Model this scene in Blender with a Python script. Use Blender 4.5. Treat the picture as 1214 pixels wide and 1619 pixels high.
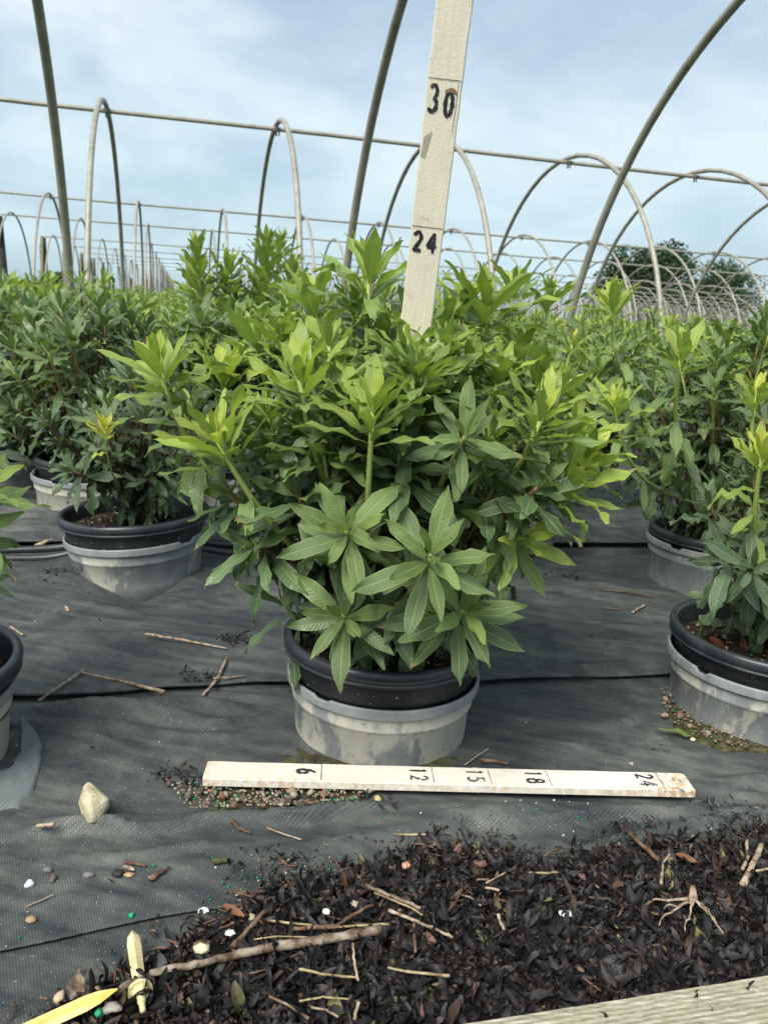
import bpy, bmesh, math, random
import numpy as np
from mathutils import Vector, Matrix, Quaternion, noise

# ------------------------------------------------------------------ camera, sky, sun, exposure
S = bpy.context.scene
for o in list(bpy.data.objects): bpy.data.objects.remove(o)
C = S.collection
CH = 0.60
PITCH, ROLL = math.radians(13.986), math.radians(3.54)
Fv = Vector((0, math.cos(PITCH), -math.sin(PITCH))); R0 = Vector((1, 0, 0)); U0 = R0.cross(Fv)
Rv = R0 * math.cos(ROLL) + U0 * math.sin(ROLL); Uv = U0 * math.cos(ROLL) - R0 * math.sin(ROLL)
cam_d = bpy.data.cameras.new('camera'); cam = bpy.data.objects.new('camera', cam_d); C.objects.link(cam)
m = Matrix((Rv, Uv, -Fv)).transposed().to_4x4(); m.translation = Vector((0, 0, CH)); cam.matrix_world = m
cam_d.sensor_fit = 'HORIZONTAL'; cam_d.sensor_width = 36; cam_d.lens = 1293.8 / 1214 * 36
cam_d.clip_start = 0.02; cam_d.clip_end = 2000
cam_d.dof.use_dof = True; cam_d.dof.focus_distance = 0.98; cam_d.dof.aperture_fstop = 16
S.camera = cam

SUN_EL, SUN_AZ = math.radians(50), math.radians(212)   # azimuth clockwise from +Y
w = bpy.data.worlds.new('World'); S.world = w; w.use_nodes = True
nt = w.node_tree; nt.nodes.clear(); N = nt.nodes.new; L = nt.links.new
def mathn(nt, op, a, b=None, clamp=False):
    n = nt.nodes.new('ShaderNodeMath'); n.operation = op; n.use_clamp = clamp
    for i, v in enumerate((a, b)):
        if v is None: continue
        if isinstance(v, (int, float)): n.inputs[i].default_value = v
        else: nt.links.new(v, n.inputs[i])
    return n.outputs[0]
def ramp(nt, fac, stops, interp='LINEAR'):
    n = nt.nodes.new('ShaderNodeValToRGB'); r = n.color_ramp; r.interpolation = interp
    while len(r.elements) > 1: r.elements.remove(r.elements[0])
    for i, (p, c) in enumerate(stops):
        e = r.elements[0] if i == 0 else r.elements.new(p)
        e.position = p; e.color = (c if isinstance(c, tuple) else (c, c, c)) + (1,) if not (isinstance(c, tuple) and len(c) == 4) else c
    nt.links.new(fac, n.inputs[0]); return n.outputs[0]
def noisen(nt, vec, scale, detail=4, rough=.55, dist=0, out=0):
    n = nt.nodes.new('ShaderNodeTexNoise'); n.inputs['Scale'].default_value = scale; n.inputs['Detail'].default_value = detail
    n.inputs['Roughness'].default_value = rough; n.inputs['Distortion'].default_value = dist
    if vec is not None: nt.links.new(vec, n.inputs['Vector'])
    return n.outputs[out]
def mixc(nt, fac, a, b, mode='MIX'):
    n = nt.nodes.new('ShaderNodeMix'); n.data_type = 'RGBA'; n.blend_type = mode
    for s, v in ((n.inputs[0], fac), (n.inputs[6], a), (n.inputs[7], b)):
        if isinstance(v, (int, float)): s.default_value = v
        elif isinstance(v, tuple): s.default_value = v + (1,) if len(v) == 3 else v
        else: nt.links.new(v, s)
    return n.outputs[2]
sky = N('ShaderNodeTexSky'); sky.sky_type = 'NISHITA'; sky.sun_disc = False
sky.sun_elevation = SUN_EL; sky.sun_rotation = SUN_AZ; sky.altitude = 100; sky.air_density = 1.0; sky.dust_density = 2.0; sky.ozone_density = 1.5
tc = N('ShaderNodeTexCoord'); sx = N('ShaderNodeSeparateXYZ'); L(tc.outputs['Generated'], sx.inputs[0])
zz = mathn(nt, 'ADD', mathn(nt, 'MAXIMUM', sx.outputs[2], 0.0), 0.30)
cx = N('ShaderNodeCombineXYZ'); L(mathn(nt, 'DIVIDE', sx.outputs[0], zz), cx.inputs[0]); L(mathn(nt, 'DIVIDE', sx.outputs[1], zz), cx.inputs[1])
mp = N('ShaderNodeMapping'); L(cx.outputs[0], mp.inputs[0]); mp.inputs['Scale'].default_value = (1.5, 1.7, 1); mp.inputs['Rotation'].default_value = (0, 0, .25); mp.inputs['Location'].default_value = (3.1, 1.7, 0)
n1 = noisen(nt, mp.outputs[0], .9, 5, .5, .5); n2 = noisen(nt, mp.outputs[0], 2.6, 7, .6, .5)
cl = mathn(nt, 'ADD', mathn(nt, 'MULTIPLY', n1, .80), mathn(nt, 'MULTIPLY', n2, .20))
mask = ramp(nt, cl, [(.36, .62), (.46, .80), (.53, .92), (.62, 1.0)])
ccol = ramp(nt, cl, [(.36, (5.4, 6.9, 8.3)), (.45, (6.0, 7.4, 8.6)), (.53, (7.0, 8.1, 8.9)), (.61, (7.8, 8.6, 9.1)), (.70, (7.0, 8.0, 8.8))])
hz = ramp(nt, sx.outputs[2], [(0.0, .0), (.10, .5), (.30, 1.0)])
ccol = mixc(nt, hz, (5.9, 8.0, 8.8), ccol)
skc = mixc(nt, mask, sky.outputs[0], ccol)
bg = N('ShaderNodeBackground'); bg.inputs[1].default_value = 0.060; L(skc, bg.inputs[0])
wo = N('ShaderNodeOutputWorld'); L(bg.outputs[0], wo.inputs[0])

sd = bpy.data.lights.new('sun', 'SUN'); sun = bpy.data.objects.new('sun', sd); C.objects.link(sun)
sd.energy = 3.2; sd.angle = math.radians(30); sd.color = (1, .95, .86)
dirv = Vector((math.sin(SUN_AZ) * math.cos(SUN_EL), math.cos(SUN_AZ) * math.cos(SUN_EL), math.sin(SUN_EL)))
sun.rotation_euler = dirv.to_track_quat('Z', 'Y').to_euler()
S.view_settings.view_transform = 'Standard'; S.view_settings.look = 'None'; S.view_settings.gamma = 1
S.view_settings.exposure = 0.88; S.view_settings.use_curve_mapping = False
S.render.resolution_x = 767; S.render.resolution_y = 1024
S.cycles.max_bounces = 6; S.cycles.transmission_bounces = 3; S.cycles.diffuse_bounces = 4

# ------------------------------------------------------------------ helpers
RZ = random.Random(7)
FPX = 1293.8
AZ = math.radians(-14.387)
def W(D, v, z=0.0):     # D: across the houses, v: along them
    return Vector((D * math.sin(AZ) + v * math.cos(AZ), D * math.cos(AZ) - v * math.sin(AZ), z))
def UV(x, y): return x * math.sin(AZ) + y * math.cos(AZ), x * math.cos(AZ) - y * math.sin(AZ)
def ray(px, py): return Fv + Rv * ((px - 607) / FPX) + Uv * ((809.5 - py) / FPX)
def G(px, py, z=0.0):
    d = ray(px, py); t = (z - CH) / d.z; return Vector((d.x * t, d.y * t, z))
def Yp(px, py, y):
    d = ray(px, py); return Vector((d.x * y / d.y, y, CH + d.z * y / d.y))
def tag(o, label=None, cat=None, group=None, kind=None):
    if label: o['label'] = label
    if cat: o['category'] = cat
    if group: o['group'] = group
    if kind: o['kind'] = kind
    return o
def empty(name, loc, label, cat, group=None):
    o = bpy.data.objects.new(name, None); C.objects.link(o); o.location = loc; o.empty_display_size = .05
    return tag(o, label, cat, group)
def link(name, me, mat=None, parent=None):
    o = bpy.data.objects.new(name, me); C.objects.link(o)
    if mat is not None and len(me.materials) == 0: me.materials.append(mat)
    if parent is not None: o.parent = parent
    return o
def mesh_from(verts, faces, name='m', smooth=True):
    me = bpy.data.meshes.new(name); me.from_pydata([tuple(v) for v in verts], [], faces)
    if smooth: me.polygons.foreach_set('use_smooth', [True] * len(me.polygons))
    me.update(); return me
def np_mesh(name, V, F, smooth=True, uv=None, tint=None):
    """V (n,3), F (m,4) with tris given as repeated last index = -1"""
    me = bpy.data.meshes.new(name)
    lens = np.where(F[:, 3] < 0, 3, 4).astype(np.int32)
    loops = F.reshape(-1); loops = loops[loops >= 0].astype(np.int32)
    me.vertices.add(len(V)); me.vertices.foreach_set('co', V.astype(np.float32).reshape(-1))
    me.loops.add(len(loops)); me.loops.foreach_set('vertex_index', loops)
    me.polygons.add(len(F)); st = np.concatenate([[0], np.cumsum(lens)[:-1]]).astype(np.int32)
    me.polygons.foreach_set('loop_start', st); me.polygons.foreach_set('loop_total', lens)
    if smooth: me.polygons.foreach_set('use_smooth', np.ones(len(F), bool))
    if uv is not None:
        a = me.attributes.new('luv', 'FLOAT_VECTOR', 'POINT'); a.data.foreach_set('vector', np.c_[uv, np.zeros(len(uv))].astype(np.float32).reshape(-1))
    if tint is not None:
        a = me.attributes.new('tint', 'FLOAT_COLOR', 'POINT'); a.data.foreach_set('color', tint.astype(np.float32).reshape(-1))
    me.update(); me.validate(); return me
class MB:
    def __init__(s): s.v = []; s.f = []
    def add(s, vs, fs):
        b = len(s.v); s.v += [tuple(v) for v in vs]; s.f += [tuple(i + b for i in f) for f in fs]
    def tube(s, pts, rad, n=8, cap=True):
        pts = [Vector(p) for p in pts]; rings = []
        if not hasattr(rad, '__len__'): rad = [rad] * len(pts)
        t0 = (pts[1] - pts[0]).normalized(); a = t0.orthogonal().normalized()
        b0 = len(s.v)
        for i, p in enumerate(pts):
            t = (pts[min(i + 1, len(pts) - 1)] - pts[max(i - 1, 0)]).normalized()
            a = (a - t * a.dot(t)).normalized(); b = t.cross(a)
            for k in range(n):
                q = 2 * math.pi * k / n; s.v.append(tuple(p + (a * math.cos(q) + b * math.sin(q)) * rad[i]))
        for i in range(len(pts) - 1):
            for k in range(n):
                k2 = (k + 1) % n; s.f.append((b0 + i * n + k, b0 + i * n + k2, b0 + (i + 1) * n + k2, b0 + (i + 1) * n + k))
        if cap:
            s.f.append(tuple(b0 + k for k in range(n))[::-1]); s.f.append(tuple(b0 + (len(pts) - 1) * n + k for k in range(n)))
    def box(s, c, sz, rot=None):
        c = Vector(c); vs = []
        for z in (-.5, .5):
            for x, y in ((-.5, -.5), (.5, -.5), (.5, .5), (-.5, .5)):
                p = Vector((x * sz[0], y * sz[1], z * sz[2]));
                if rot is not None: p = rot @ p
                vs.append(c + p)
        s.add(vs, [(3, 2, 1, 0), (4, 5, 6, 7), (0, 1, 5, 4), (1, 2, 6, 5), (2, 3, 7, 6), (3, 0, 4, 7)])
    def lathe(s, prof, n=64, warp=None):
        b0 = len(s.v)
        for i, (r, z) in enumerate(prof):
            for k in range(n):
                q = 2 * math.pi * k / n; rr, zz_ = (r, z) if warp is None else warp(r, z, q)
                s.v.append((rr * math.cos(q), rr * math.sin(q), zz_))
        for i in range(len(prof) - 1):
            for k in range(n):
                k2 = (k + 1) % n; s.f.append((b0 + i * n + k, b0 + i * n + k2, b0 + (i + 1) * n + k2, b0 + (i + 1) * n + k))
    def mesh(s, name='m', smooth=True): return mesh_from(s.v, s.f, name, smooth)
    def build(s, name, mat, parent=None, smooth=True): return link(name, s.mesh(name, smooth), mat, parent)

# ------------------------------------------------------------------ materials
def mat(name, rough=.6, spec=.5):
    m = bpy.data.materials.new(name); m.use_nodes = True; nt = m.node_tree
    p = nt.nodes['Principled BSDF']; p.inputs['Roughness'].default_value = rough; p.inputs['Specular IOR Level'].default_value = spec
    return m, nt, p
def objco(nt, out='Object'):
    return nt.nodes.new('ShaderNodeTexCoord').outputs[out]
def geo(nt): return nt.nodes.new('ShaderNodeNewGeometry')
def bump(nt, p, h, dist=.002, strength=1.0):
    b = nt.nodes.new('ShaderNodeBump'); b.inputs['Distance'].default_value = dist; b.inputs['Strength'].default_value = strength
    nt.links.new(h, b.inputs['Height']); nt.links.new(b.outputs[0], p.inputs['Normal'])
def noisy(name, stops, scale=30, rough=.7, spec=.4, bscale=None, bdist=.001, detail=6):
    m, nt, p = mat(name, rough, spec); co = objco(nt)
    f = noisen(nt, co, scale, detail, .6); nt.links.new(ramp(nt, f, stops), p.inputs['Base Color'])
    if bscale: bump(nt, p, noisen(nt, co, bscale, 6, .65), bdist)
    return m

def leaf_material():
    m, nt, p = mat('leaf', .4, .45); lk = nt.links.new
    at = nt.nodes.new('ShaderNodeAttribute'); at.attribute_name = 'tint'
    uv = nt.nodes.new('ShaderNodeAttribute'); uv.attribute_name = 'luv'
    s = nt.nodes.new('ShaderNodeSeparateColor'); lk(at.outputs['Color'], s.inputs[0])
    t = nt.nodes.new('ShaderNodeSeparateXYZ'); lk(uv.outputs['Vector'], t.inputs[0])
    base = ramp(nt, s.outputs[0], [(0, (.056, .092, .048)), (.3, (.098, .155, .068)), (.55, (.148, .225, .068)), (.78, (.25, .335, .062)), (.92, (.38, .45, .070)), (1, (.52, .52, .085))])
    au = mathn(nt, 'ABSOLUTE', t.outputs[0])
    co = objco(nt)
    nz = noisen(nt, co, 60, 4, .6)
    v = mathn(nt, 'ADD', mathn(nt, 'MULTIPLY', s.outputs[1], .55), mathn(nt, 'ADD', mathn(nt, 'MULTIPLY', nz, .5), .5))
    base = mixc(nt, 1.0, base, mixc(nt, 1.0, v, (1, 1, 1), 'MULTIPLY'), 'MULTIPLY')
    # side veins
    w = mathn(nt, 'SINE', mathn(nt, 'MULTIPLY', mathn(nt, 'SUBTRACT', t.outputs[1], mathn(nt, 'MULTIPLY', au, .10)), 95))
    vm = mathn(nt, 'MULTIPLY', ramp(nt, w, [(.6, 0.), (1., 1.)]), .07)
    base = mixc(nt, vm, base, (.30, .42, .16))
    mid = ramp(nt, au, [(.0, 1.0), (.03, .85), (.07, 0.0), (1, 0.0)])
    base = mixc(nt, mathn(nt, 'MULTIPLY', mid, .62), base, mixc(nt, s.outputs[0], (.30, .40, .17), (.58, .62, .26)))
    edge = ramp(nt, au, [(.0, 0.), (.90, 0.), (.985, 1.0)])
    base = mixc(nt, mathn(nt, 'MULTIPLY', edge, .55), base, mixc(nt, s.outputs[0], (.28, .36, .14), (.55, .60, .20)))
    spn = ramp(nt, noisen(nt, co, 230, 3, .7), [(.63, 0.), (.70, 1.)])
    base = mixc(nt, mathn(nt, 'MULTIPLY', spn, mathn(nt, 'MULTIPLY', mathn(nt, 'GREATER_THAN', s.outputs[2], .45), .45)), base, (.26, .25, .12))
    # scorched tips on some leaves
    tipn = mathn(nt, 'ADD', t.outputs[1], mathn(nt, 'MULTIPLY', noisen(nt, co, 60, 3), .22))
    br = mathn(nt, 'MULTIPLY', ramp(nt, tipn, [(.99, 0.), (1.05, 1.0)]), mathn(nt, 'GREATER_THAN', s.outputs[2], .88))
    base = mixc(nt, mathn(nt, 'MULTIPLY', br, .75), base, (.30, .24, .13))
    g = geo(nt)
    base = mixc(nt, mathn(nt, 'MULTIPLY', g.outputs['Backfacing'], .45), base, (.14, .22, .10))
    lk(base, p.inputs['Base Color'])
    lk(ramp(nt, s.outputs[0], [(0, .30), (.4, .42), (1, .5)]), p.inputs['Roughness'])
    h = mathn(nt, 'ADD', mathn(nt, 'MULTIPLY', w, .14), mathn(nt, 'ADD', mathn(nt, 'MULTIPLY', mid, -.8), noisen(nt, co, 160, 4)))
    bump(nt, p, h, .0008, .8)
    tr = nt.nodes.new('ShaderNodeBsdfTranslucent'); lk(mixc(nt, 1.0, base, (1.55, 1.6, .6), 'MULTIPLY'), tr.inputs[0])
    mx = nt.nodes.new('ShaderNodeMixShader'); lk(ramp(nt, s.outputs[0], [(0, .12), (.6, .30), (1, .42)]), mx.inputs[0])
    lk(p.outputs[0], mx.inputs[1]); lk(tr.outputs[0], mx.inputs[2]); lk(mx.outputs[0], nt.nodes['Material Output'].inputs[0])
    return m
M_LEAF = leaf_material()
def stem_material():
    m, nt, p = mat('stem', .6, .3); at = nt.nodes.new('ShaderNodeAttribute'); at.attribute_name = 'tint'
    s = nt.nodes.new('ShaderNodeSeparateColor'); nt.links.new(at.outputs['Color'], s.inputs[0])
    co = objco(nt); f = mathn(nt, 'ADD', s.outputs[0], mathn(nt, 'MULTIPLY', mathn(nt, 'SUBTRACT', noisen(nt, co, 80, 4), .5), .25))
    nt.links.new(ramp(nt, f, [(0, (.035, .026, .018)), (.35, (.085, .05, .028)), (.5, (.20, .12, .055)), (.62, (.26, .28, .08)), (1, (.30, .38, .10))]), p.inputs['Base Color'])
    bump(nt, p, noisen(nt, co, 300, 3), .0008); return m
M_STEM = stem_material()
def fabric_material():
    m, nt, p = mat('woven_ground_cloth', .62, .35); lk = nt.links.new
    g = geo(nt).outputs['Position']
    mp = nt.nodes.new('ShaderNodeMapping'); lk(g, mp.inputs[0]); mp.inputs['Rotation'].default_value = (0, 0, -AZ)
    s = nt.nodes.new('ShaderNodeSeparateXYZ'); lk(mp.outputs[0], s.inputs[0])
    P = 2 * math.pi
    a = mathn(nt, 'SINE', mathn(nt, 'MULTIPLY', s.outputs[0], P / .0036)); b = mathn(nt, 'SINE', mathn(nt, 'MULTIPLY', s.outputs[1], P / .0040))
    weave = mathn(nt, 'MULTIPLY', a, b)
    big = noisen(nt, g, 3.2, 6, .62, .4); mid = noisen(nt, g, 26, 6, .7, .2); fine = noisen(nt, g, 260, 3, .6)
    # streaks running along the beds
    mp2 = nt.nodes.new('ShaderNodeMapping'); lk(mp.outputs[0], mp2.inputs[0]); mp2.inputs['Scale'].default_value = (1.2, 9, 1)
    st = noisen(nt, mp2.outputs[0], 5, 6, .6)
    base = ramp(nt, mathn(nt, 'ADD', mathn(nt, 'MULTIPLY', big, .5), mathn(nt, 'MULTIPLY', st, .5)), [(.36, (.016, .020, .0235)), (.45, (.032, .038, .041)), (.54, (.056, .063, .062)), (.64, (.105, .110, .098))])
    dust = mathn(nt, 'MULTIPLY', ramp(nt, mid, [(.45, 0.), (.70, 1.)]), ramp(nt, big, [(.4, .15), (.62, 1.)]))
    spark = mathn(nt, 'GREATER_THAN', mathn(nt, 'MULTIPLY', weave, mathn(nt, 'ADD', fine, mathn(nt, 'MULTIPLY', mid, .9))), .66)
    base = mixc(nt, mathn(nt, 'MULTIPLY', dust, .32), base, (.15, .155, .13))
    base = mixc(nt, mathn(nt, 'MULTIPLY', spark, mathn(nt, 'ADD', mathn(nt, 'MULTIPLY', dust, .45), .06)), base, (.40, .45, .44))
    speck = mathn(nt, 'GREATER_THAN', noisen(nt, g, 420, 1, .5), .735)
    base = mixc(nt, mathn(nt, 'MULTIPLY', speck, .5), base, (.45, .45, .40))
    lk(base, p.inputs['Base Color'])
    h = mathn(nt, 'ADD', mathn(nt, 'MULTIPLY', weave, .35), mathn(nt, 'MULTIPLY', mid, 1.2)); bump(nt, p, h, .0009, .7)
    return m
M_FAB = fabric_material()
M_SOIL = noisy('wet_potting_soil', [(.3, (.010, .007, .005)), (.5, (.030, .020, .013)), (.62, (.055, .036, .022)), (.72, (.10, .07, .045))], 120, .8, .3, 200, .004)
M_MOSS = noisy('mossy_grit', [(.3, (.022, .018, .010)), (.5, (.055, .050, .022)), (.6, (.075, .085, .028)), (.72, (.16, .14, .09))], 90, .8, .3, 240, .004)
def tint_mat(name, rough=.6, spec=.4, amp=.5, scale=120, bdist=.0008):
    m, nt, p = mat(name, rough, spec); at = nt.nodes.new('ShaderNodeAttribute'); at.attribute_name = 'tint'; co = objco(nt)
    n = mathn(nt, 'ADD', mathn(nt, 'MULTIPLY', noisen(nt, co, scale, 5, .65), amp * 2), 1 - amp)
    nt.links.new(mixc(nt, 1.0, at.outputs['Color'], n, 'MULTIPLY'), p.inputs['Base Color'])
    bump(nt, p, noisen(nt, co, scale * 2, 5), bdist); return m
M_LITTER = tint_mat('leaf_litter', .58, .35, .6)
M_PEB = tint_mat('pebble', .6, .4, .5, 150)
def plastic_black():
    m, nt, p = mat('black_plastic', .42, .5); co = objco(nt); lk = nt.links.new
    n = noisen(nt, co, 7, 8, .7, .5); f = noisen(nt, co, 160, 3, .6)
    c = ramp(nt, n, [(.35, (.006, .007, .009)), (.55, (.014, .016, .018)), (.68, (.035, .036, .035))])
    mp = nt.nodes.new('ShaderNodeMapping'); lk(co, mp.inputs[0]); mp.inputs['Scale'].default_value = (1, 1, 8)
    sc = mathn(nt, 'GREATER_THAN', noisen(nt, mp.outputs[0], 55, 6, .75), .66)
    c = mixc(nt, mathn(nt, 'MULTIPLY', sc, .35), c, (.16, .16, .14))
    sp = mathn(nt, 'GREATER_THAN', noisen(nt, co, 170, 1), .745); c = mixc(nt, mathn(nt, 'MULTIPLY', sp, .8), c, (.55, .52, .45))
    lk(c, p.inputs['Base Color']); lk(ramp(nt, n, [(.3, .3), (.7, .6)]), p.inputs['Roughness']); bump(nt, p, f, .0003); return m
M_BLACK = plastic_black()
def plastic_rim():
    m, nt, p = mat('scuffed_black_rim', .38, .5); co = objco(nt); lk = nt.links.new
    n = noisen(nt, co, 14, 8, .7, .5)
    s = nt.nodes.new('ShaderNodeSeparateXYZ'); lk(co, s.inputs[0])
    band = ramp(nt, s.outputs[2], [(0, 0.), (.1, 0.)])
    c = ramp(nt, n, [(.35, (.016, .019, .023)), (.6, (.034, .040, .046)), (.72, (.075, .08, .08))])
    lk(c, p.inputs['Base Color']); bump(nt, p, noisen(nt, co, 120, 3), .0004); return m
M_RIM = plastic_rim()
def plastic_grey(stain=.5, seed=0.):
    m, nt, p = mat('weathered_grey_plastic', .5, .4); co0 = objco(nt); lk = nt.links.new
    ad = nt.nodes.new('ShaderNodeMapping'); lk(co0, ad.inputs[0]); ad.inputs['Location'].default_value = (seed, seed * .7, 0); ad.inputs['Scale'].default_value = (1, 1, .55); co = ad.outputs[0]
    n = noisen(nt, co, 9, 8, .62, .6); n2 = noisen(nt, co, 60, 6, .7); n3 = noisen(nt, co, 24, 5, .6, 1.)
    c = ramp(nt, n3, [(.35, (.17, .185, .19)), (.6, (.24, .255, .26)), (.72, (.30, .31, .31))])
    k = mathn(nt, 'ADD', n, mathn(nt, 'MULTIPLY', mathn(nt, 'SUBTRACT', n2, .5), .35))
    st = ramp(nt, k, [(.60 - stain * .25, 0.), (.66 - stain * .25, .85), (.8, 1.)])
    c = mixc(nt, mathn(nt, 'MULTIPLY', st, .85), c, mixc(nt, n2, (.40, .38, .30), (.55, .54, .46)))
    sp = mathn(nt, 'GREATER_THAN', noisen(nt, co0, 150, 2), .70); c = mixc(nt, mathn(nt, 'MULTIPLY', sp, .6), c, (.06, .055, .045))
    lk(c, p.inputs['Base Color']); lk(ramp(nt, st, [(0, .42), (1, .75)]), p.inputs['Roughness']); bump(nt, p, n2, .0006); return m
M_SRIM = plastic_grey(-.1, 6.); M_GREY = plastic_grey(.62, 0.3); M_GREY2 = plastic_grey(.25, 4.); M_GREY3 = plastic_grey(1.1, 9.)
def painted_wood(name, col, grain_axis, wear=.5, rough=.55):
    m, nt, p = mat(name, rough, .4); co = objco(nt); lk = nt.links.new
    mp = nt.nodes.new('ShaderNodeMapping'); lk(co, mp.inputs[0]); sc = [60, 60, 60]; sc[grain_axis] = 4; mp.inputs['Scale'].default_value = sc
    gr = noisen(nt, mp.outputs[0], 2.2, 6, .6, .3); big = noisen(nt, co, 30, 7, .7, .4); fi = noisen(nt, co, 260, 5, .7)
    c = mixc(nt, gr, tuple(x * .78 for x in col), col)
    c = mixc(nt, mathn(nt, 'MULTIPLY', ramp(nt, big, [(.5, 0.), (.75, 1.)]), wear), c, tuple(x * y for x, y in zip(col, (.62, .52, .38))))
    d = ramp(nt, mathn(nt, 'MULTIPLY', big, fi), [(.33, 0.), (.40, 1.)]); c = mixc(nt, mathn(nt, 'MULTIPLY', d, wear), c, (.10, .07, .045))
    lk(c, p.inputs['Base Color']); bump(nt, p, mathn(nt, 'ADD', mathn(nt, 'MULTIPLY', gr, 1.3), fi), .0005); return m
M_TALL = painted_wood('ivory_painted_wood', (.74, .70, .57), 2, .30)
M_INK = noisy('black_ink', [(.40, (.010, .010, .016)), (.60, (.03, .03, .045)), (.70, (.22, .21, .2))], 220, .5, .4)
M_INKFADE = noisy('faded_ink', [(.42, (.02, .02, .04)), (.54, (.09, .09, .12)), (.60, (.55, .53, .48))], 330, .6, .3)
M_LINE = noisy('pencil_line', [(.4, (.05, .05, .06)), (.62, (.16, .14, .12))], 200, .6, .3)
M_RUST = noisy('bare_wood_patch', [(.35, (.17, .10, .05)), (.6, (.30, .19, .10))], 200, .8, .2)
def ruler_material():
    m, nt, p = mat('white_painted_rough_sawn_wood', .6, .35); co = objco(nt); lk = nt.links.new
    s = nt.nodes.new('ShaderNodeSeparateXYZ'); lk(co, s.inputs[0])
    # diagonal saw marks on the left, grain elsewhere
    u = mathn(nt, 'ADD', mathn(nt, 'MULTIPLY', s.outputs[0], .75), mathn(nt, 'MULTIPLY', s.outputs[1], 1.3))
    topf = mathn(nt, 'GREATER_THAN', s.outputs[2], .0092)
    saw = mathn(nt, 'SINE', mathn(nt, 'ADD', mathn(nt, 'MULTIPLY', u, 1150), mathn(nt, 'MULTIPLY', noisen(nt, co, 12, 2), 5)))
    fade = mathn(nt, 'MULTIPLY', ramp(nt, s.outputs[0], [(.0, 1.), (.32, .6), (.52, .05)]), topf)
    nz = noisen(nt, co, 70, 6, .7, .3); big = noisen(nt, co, 16, 6, .6)
    c = mixc(nt, nz, (.54, .505, .43), (.77, .75, .69))
    c = mixc(nt, mathn(nt, 'MULTIPLY', mathn(nt, 'MULTIPLY', ramp(nt, saw, [(.25, 0.), (.8, 1.)]), fade), .55), c, (.44, .36, .24))
    # wear: bare edge along the front top arris and the right-hand end
    ey = ramp(nt, mathn(nt, 'ADD', s.outputs[1], mathn(nt, 'MULTIPLY', noisen(nt, co, 55, 6, .7), .012)), [(.001, 1.), (.013, 0.)])
    rx = ramp(nt, mathn(nt, 'ADD', s.outputs[0], mathn(nt, 'MULTIPLY', noisen(nt, co, 60, 6, .75), .10)), [(.60, 0.), (.66, 1.)])
    lx = ramp(nt, s.outputs[0], [(.0, 1.), (.02, 0.)])
    wz = ramp(nt, noisen(nt, co, 120, 5, .7), [(.45, 0.), (.56, 1.)])
    wear = mathn(nt, 'MULTIPLY', wz, mathn(nt, 'ADD', mathn(nt, 'MULTIPLY', ey, ramp(nt, big, [(.38, .25), (.52, 1.)])), mathn(nt, 'ADD', mathn(nt, 'MULTIPLY', rx, .8), mathn(nt, 'MULTIPLY', lx, .6))), True)
    c = mixc(nt, wear, c, mixc(nt, nz, (.40, .24, .12), (.52, .40, .25)))
    dk = mathn(nt, 'MULTIPLY', mathn(nt, 'GREATER_THAN', noisen(nt, co, 75, 3, .6), .64), rx); c = mixc(nt, mathn(nt, 'MULTIPLY', dk, .8), c, (.07, .04, .025))
    lk(c, p.inputs['Base Color'])
    bump(nt, p, mathn(nt, 'ADD', mathn(nt, 'MULTIPLY', mathn(nt, 'MULTIPLY', saw, fade), .0), nz), .0008); return m
M_RULER = ruler_material()
M_DECK = None
def deck_material():
    m, nt, p = mat('weathered_pressure_treated_wood', .75, .25); co = objco(nt); lk = nt.links.new
    mp = nt.nodes.new('ShaderNodeMapping'); lk(co, mp.inputs[0]); mp.inputs['Rotation'].default_value = (0, 0, AZ); mp.inputs['Scale'].default_value = (5, 130, 130)
    gr = noisen(nt, mp.outputs[0], 2.5, 7, .65, .5); b = noisen(nt, co, 18, 5, .6); fi = noisen(nt, co, 400, 4, .7)
    c = ramp(nt, gr, [(.3, (.22, .21, .15)), (.5, (.36, .345, .26)), (.68, (.54, .52, .43))])
    c = mixc(nt, mathn(nt, 'MULTIPLY', ramp(nt, b, [(.45, 0.), (.7, 1.)]), .22), c, (.19, .22, .12))
    lk(c, p.inputs['Base Color']); bump(nt, p, mathn(nt, 'ADD', gr, mathn(nt, 'MULTIPLY', fi, .5)), .0015); return m
M_DECK = deck_material()
M_PIPE = noisy('galvanised_steel', [(.3, (.20, .19, .155)), (.5, (.27, .26, .215)), (.7, (.34, .325, .275))], 14, .5, .5, 200, .0003)
M_PIPE.node_tree.nodes['Principled BSDF'].inputs['Metallic'].default_value = .1
M_CLAMP = noisy('dull_clamp_steel', [(.3, (.10, .09, .08)), (.7, (.2, .18, .15))], 60, .6, .4)
M_POST = noisy('dark_green_painted_post', [(.3, (.020, .026, .018)), (.7, (.055, .06, .04))], 8, .6, .4)
M_BOARD = noisy('weathered_board', [(.3, (.12, .11, .07)), (.7, (.24, .22, .15))], 10, .8, .2)
M_HOSE = noisy('black_irrigation_hose', [(.3, (.014, .018, .020)), (.7, (.038, .044, .045))], 18, .38, .5)
M_TWIG = noisy('dry_twig_bark', [(.36, (.12, .08, .055)), (.48, (.28, .21, .15)), (.62, (.42, .35, .27))], 110, .75, .2, 260, .0012)
M_BRTWIG = noisy('brown_twig_bark', [(.3, (.05, .030, .020)), (.5, (.12, .07, .045)), (.7, (.24, .17, .12))], 60, .7, .25, 220, .0015)
M_BIGTWIG = noisy('grey_brown_branch_bark', [(.36, (.06, .038, .026)), (.48, (.15, .11, .08)), (.62, (.30, .25, .20))], 60, .75, .2, 200, .0015)
M_STRAW = noisy('straw_yellow_stalk', [(.38, (.14, .10, .055)), (.5, (.28, .22, .12)), (.64, (.44, .37, .21))], 50, .6, .3)
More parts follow.
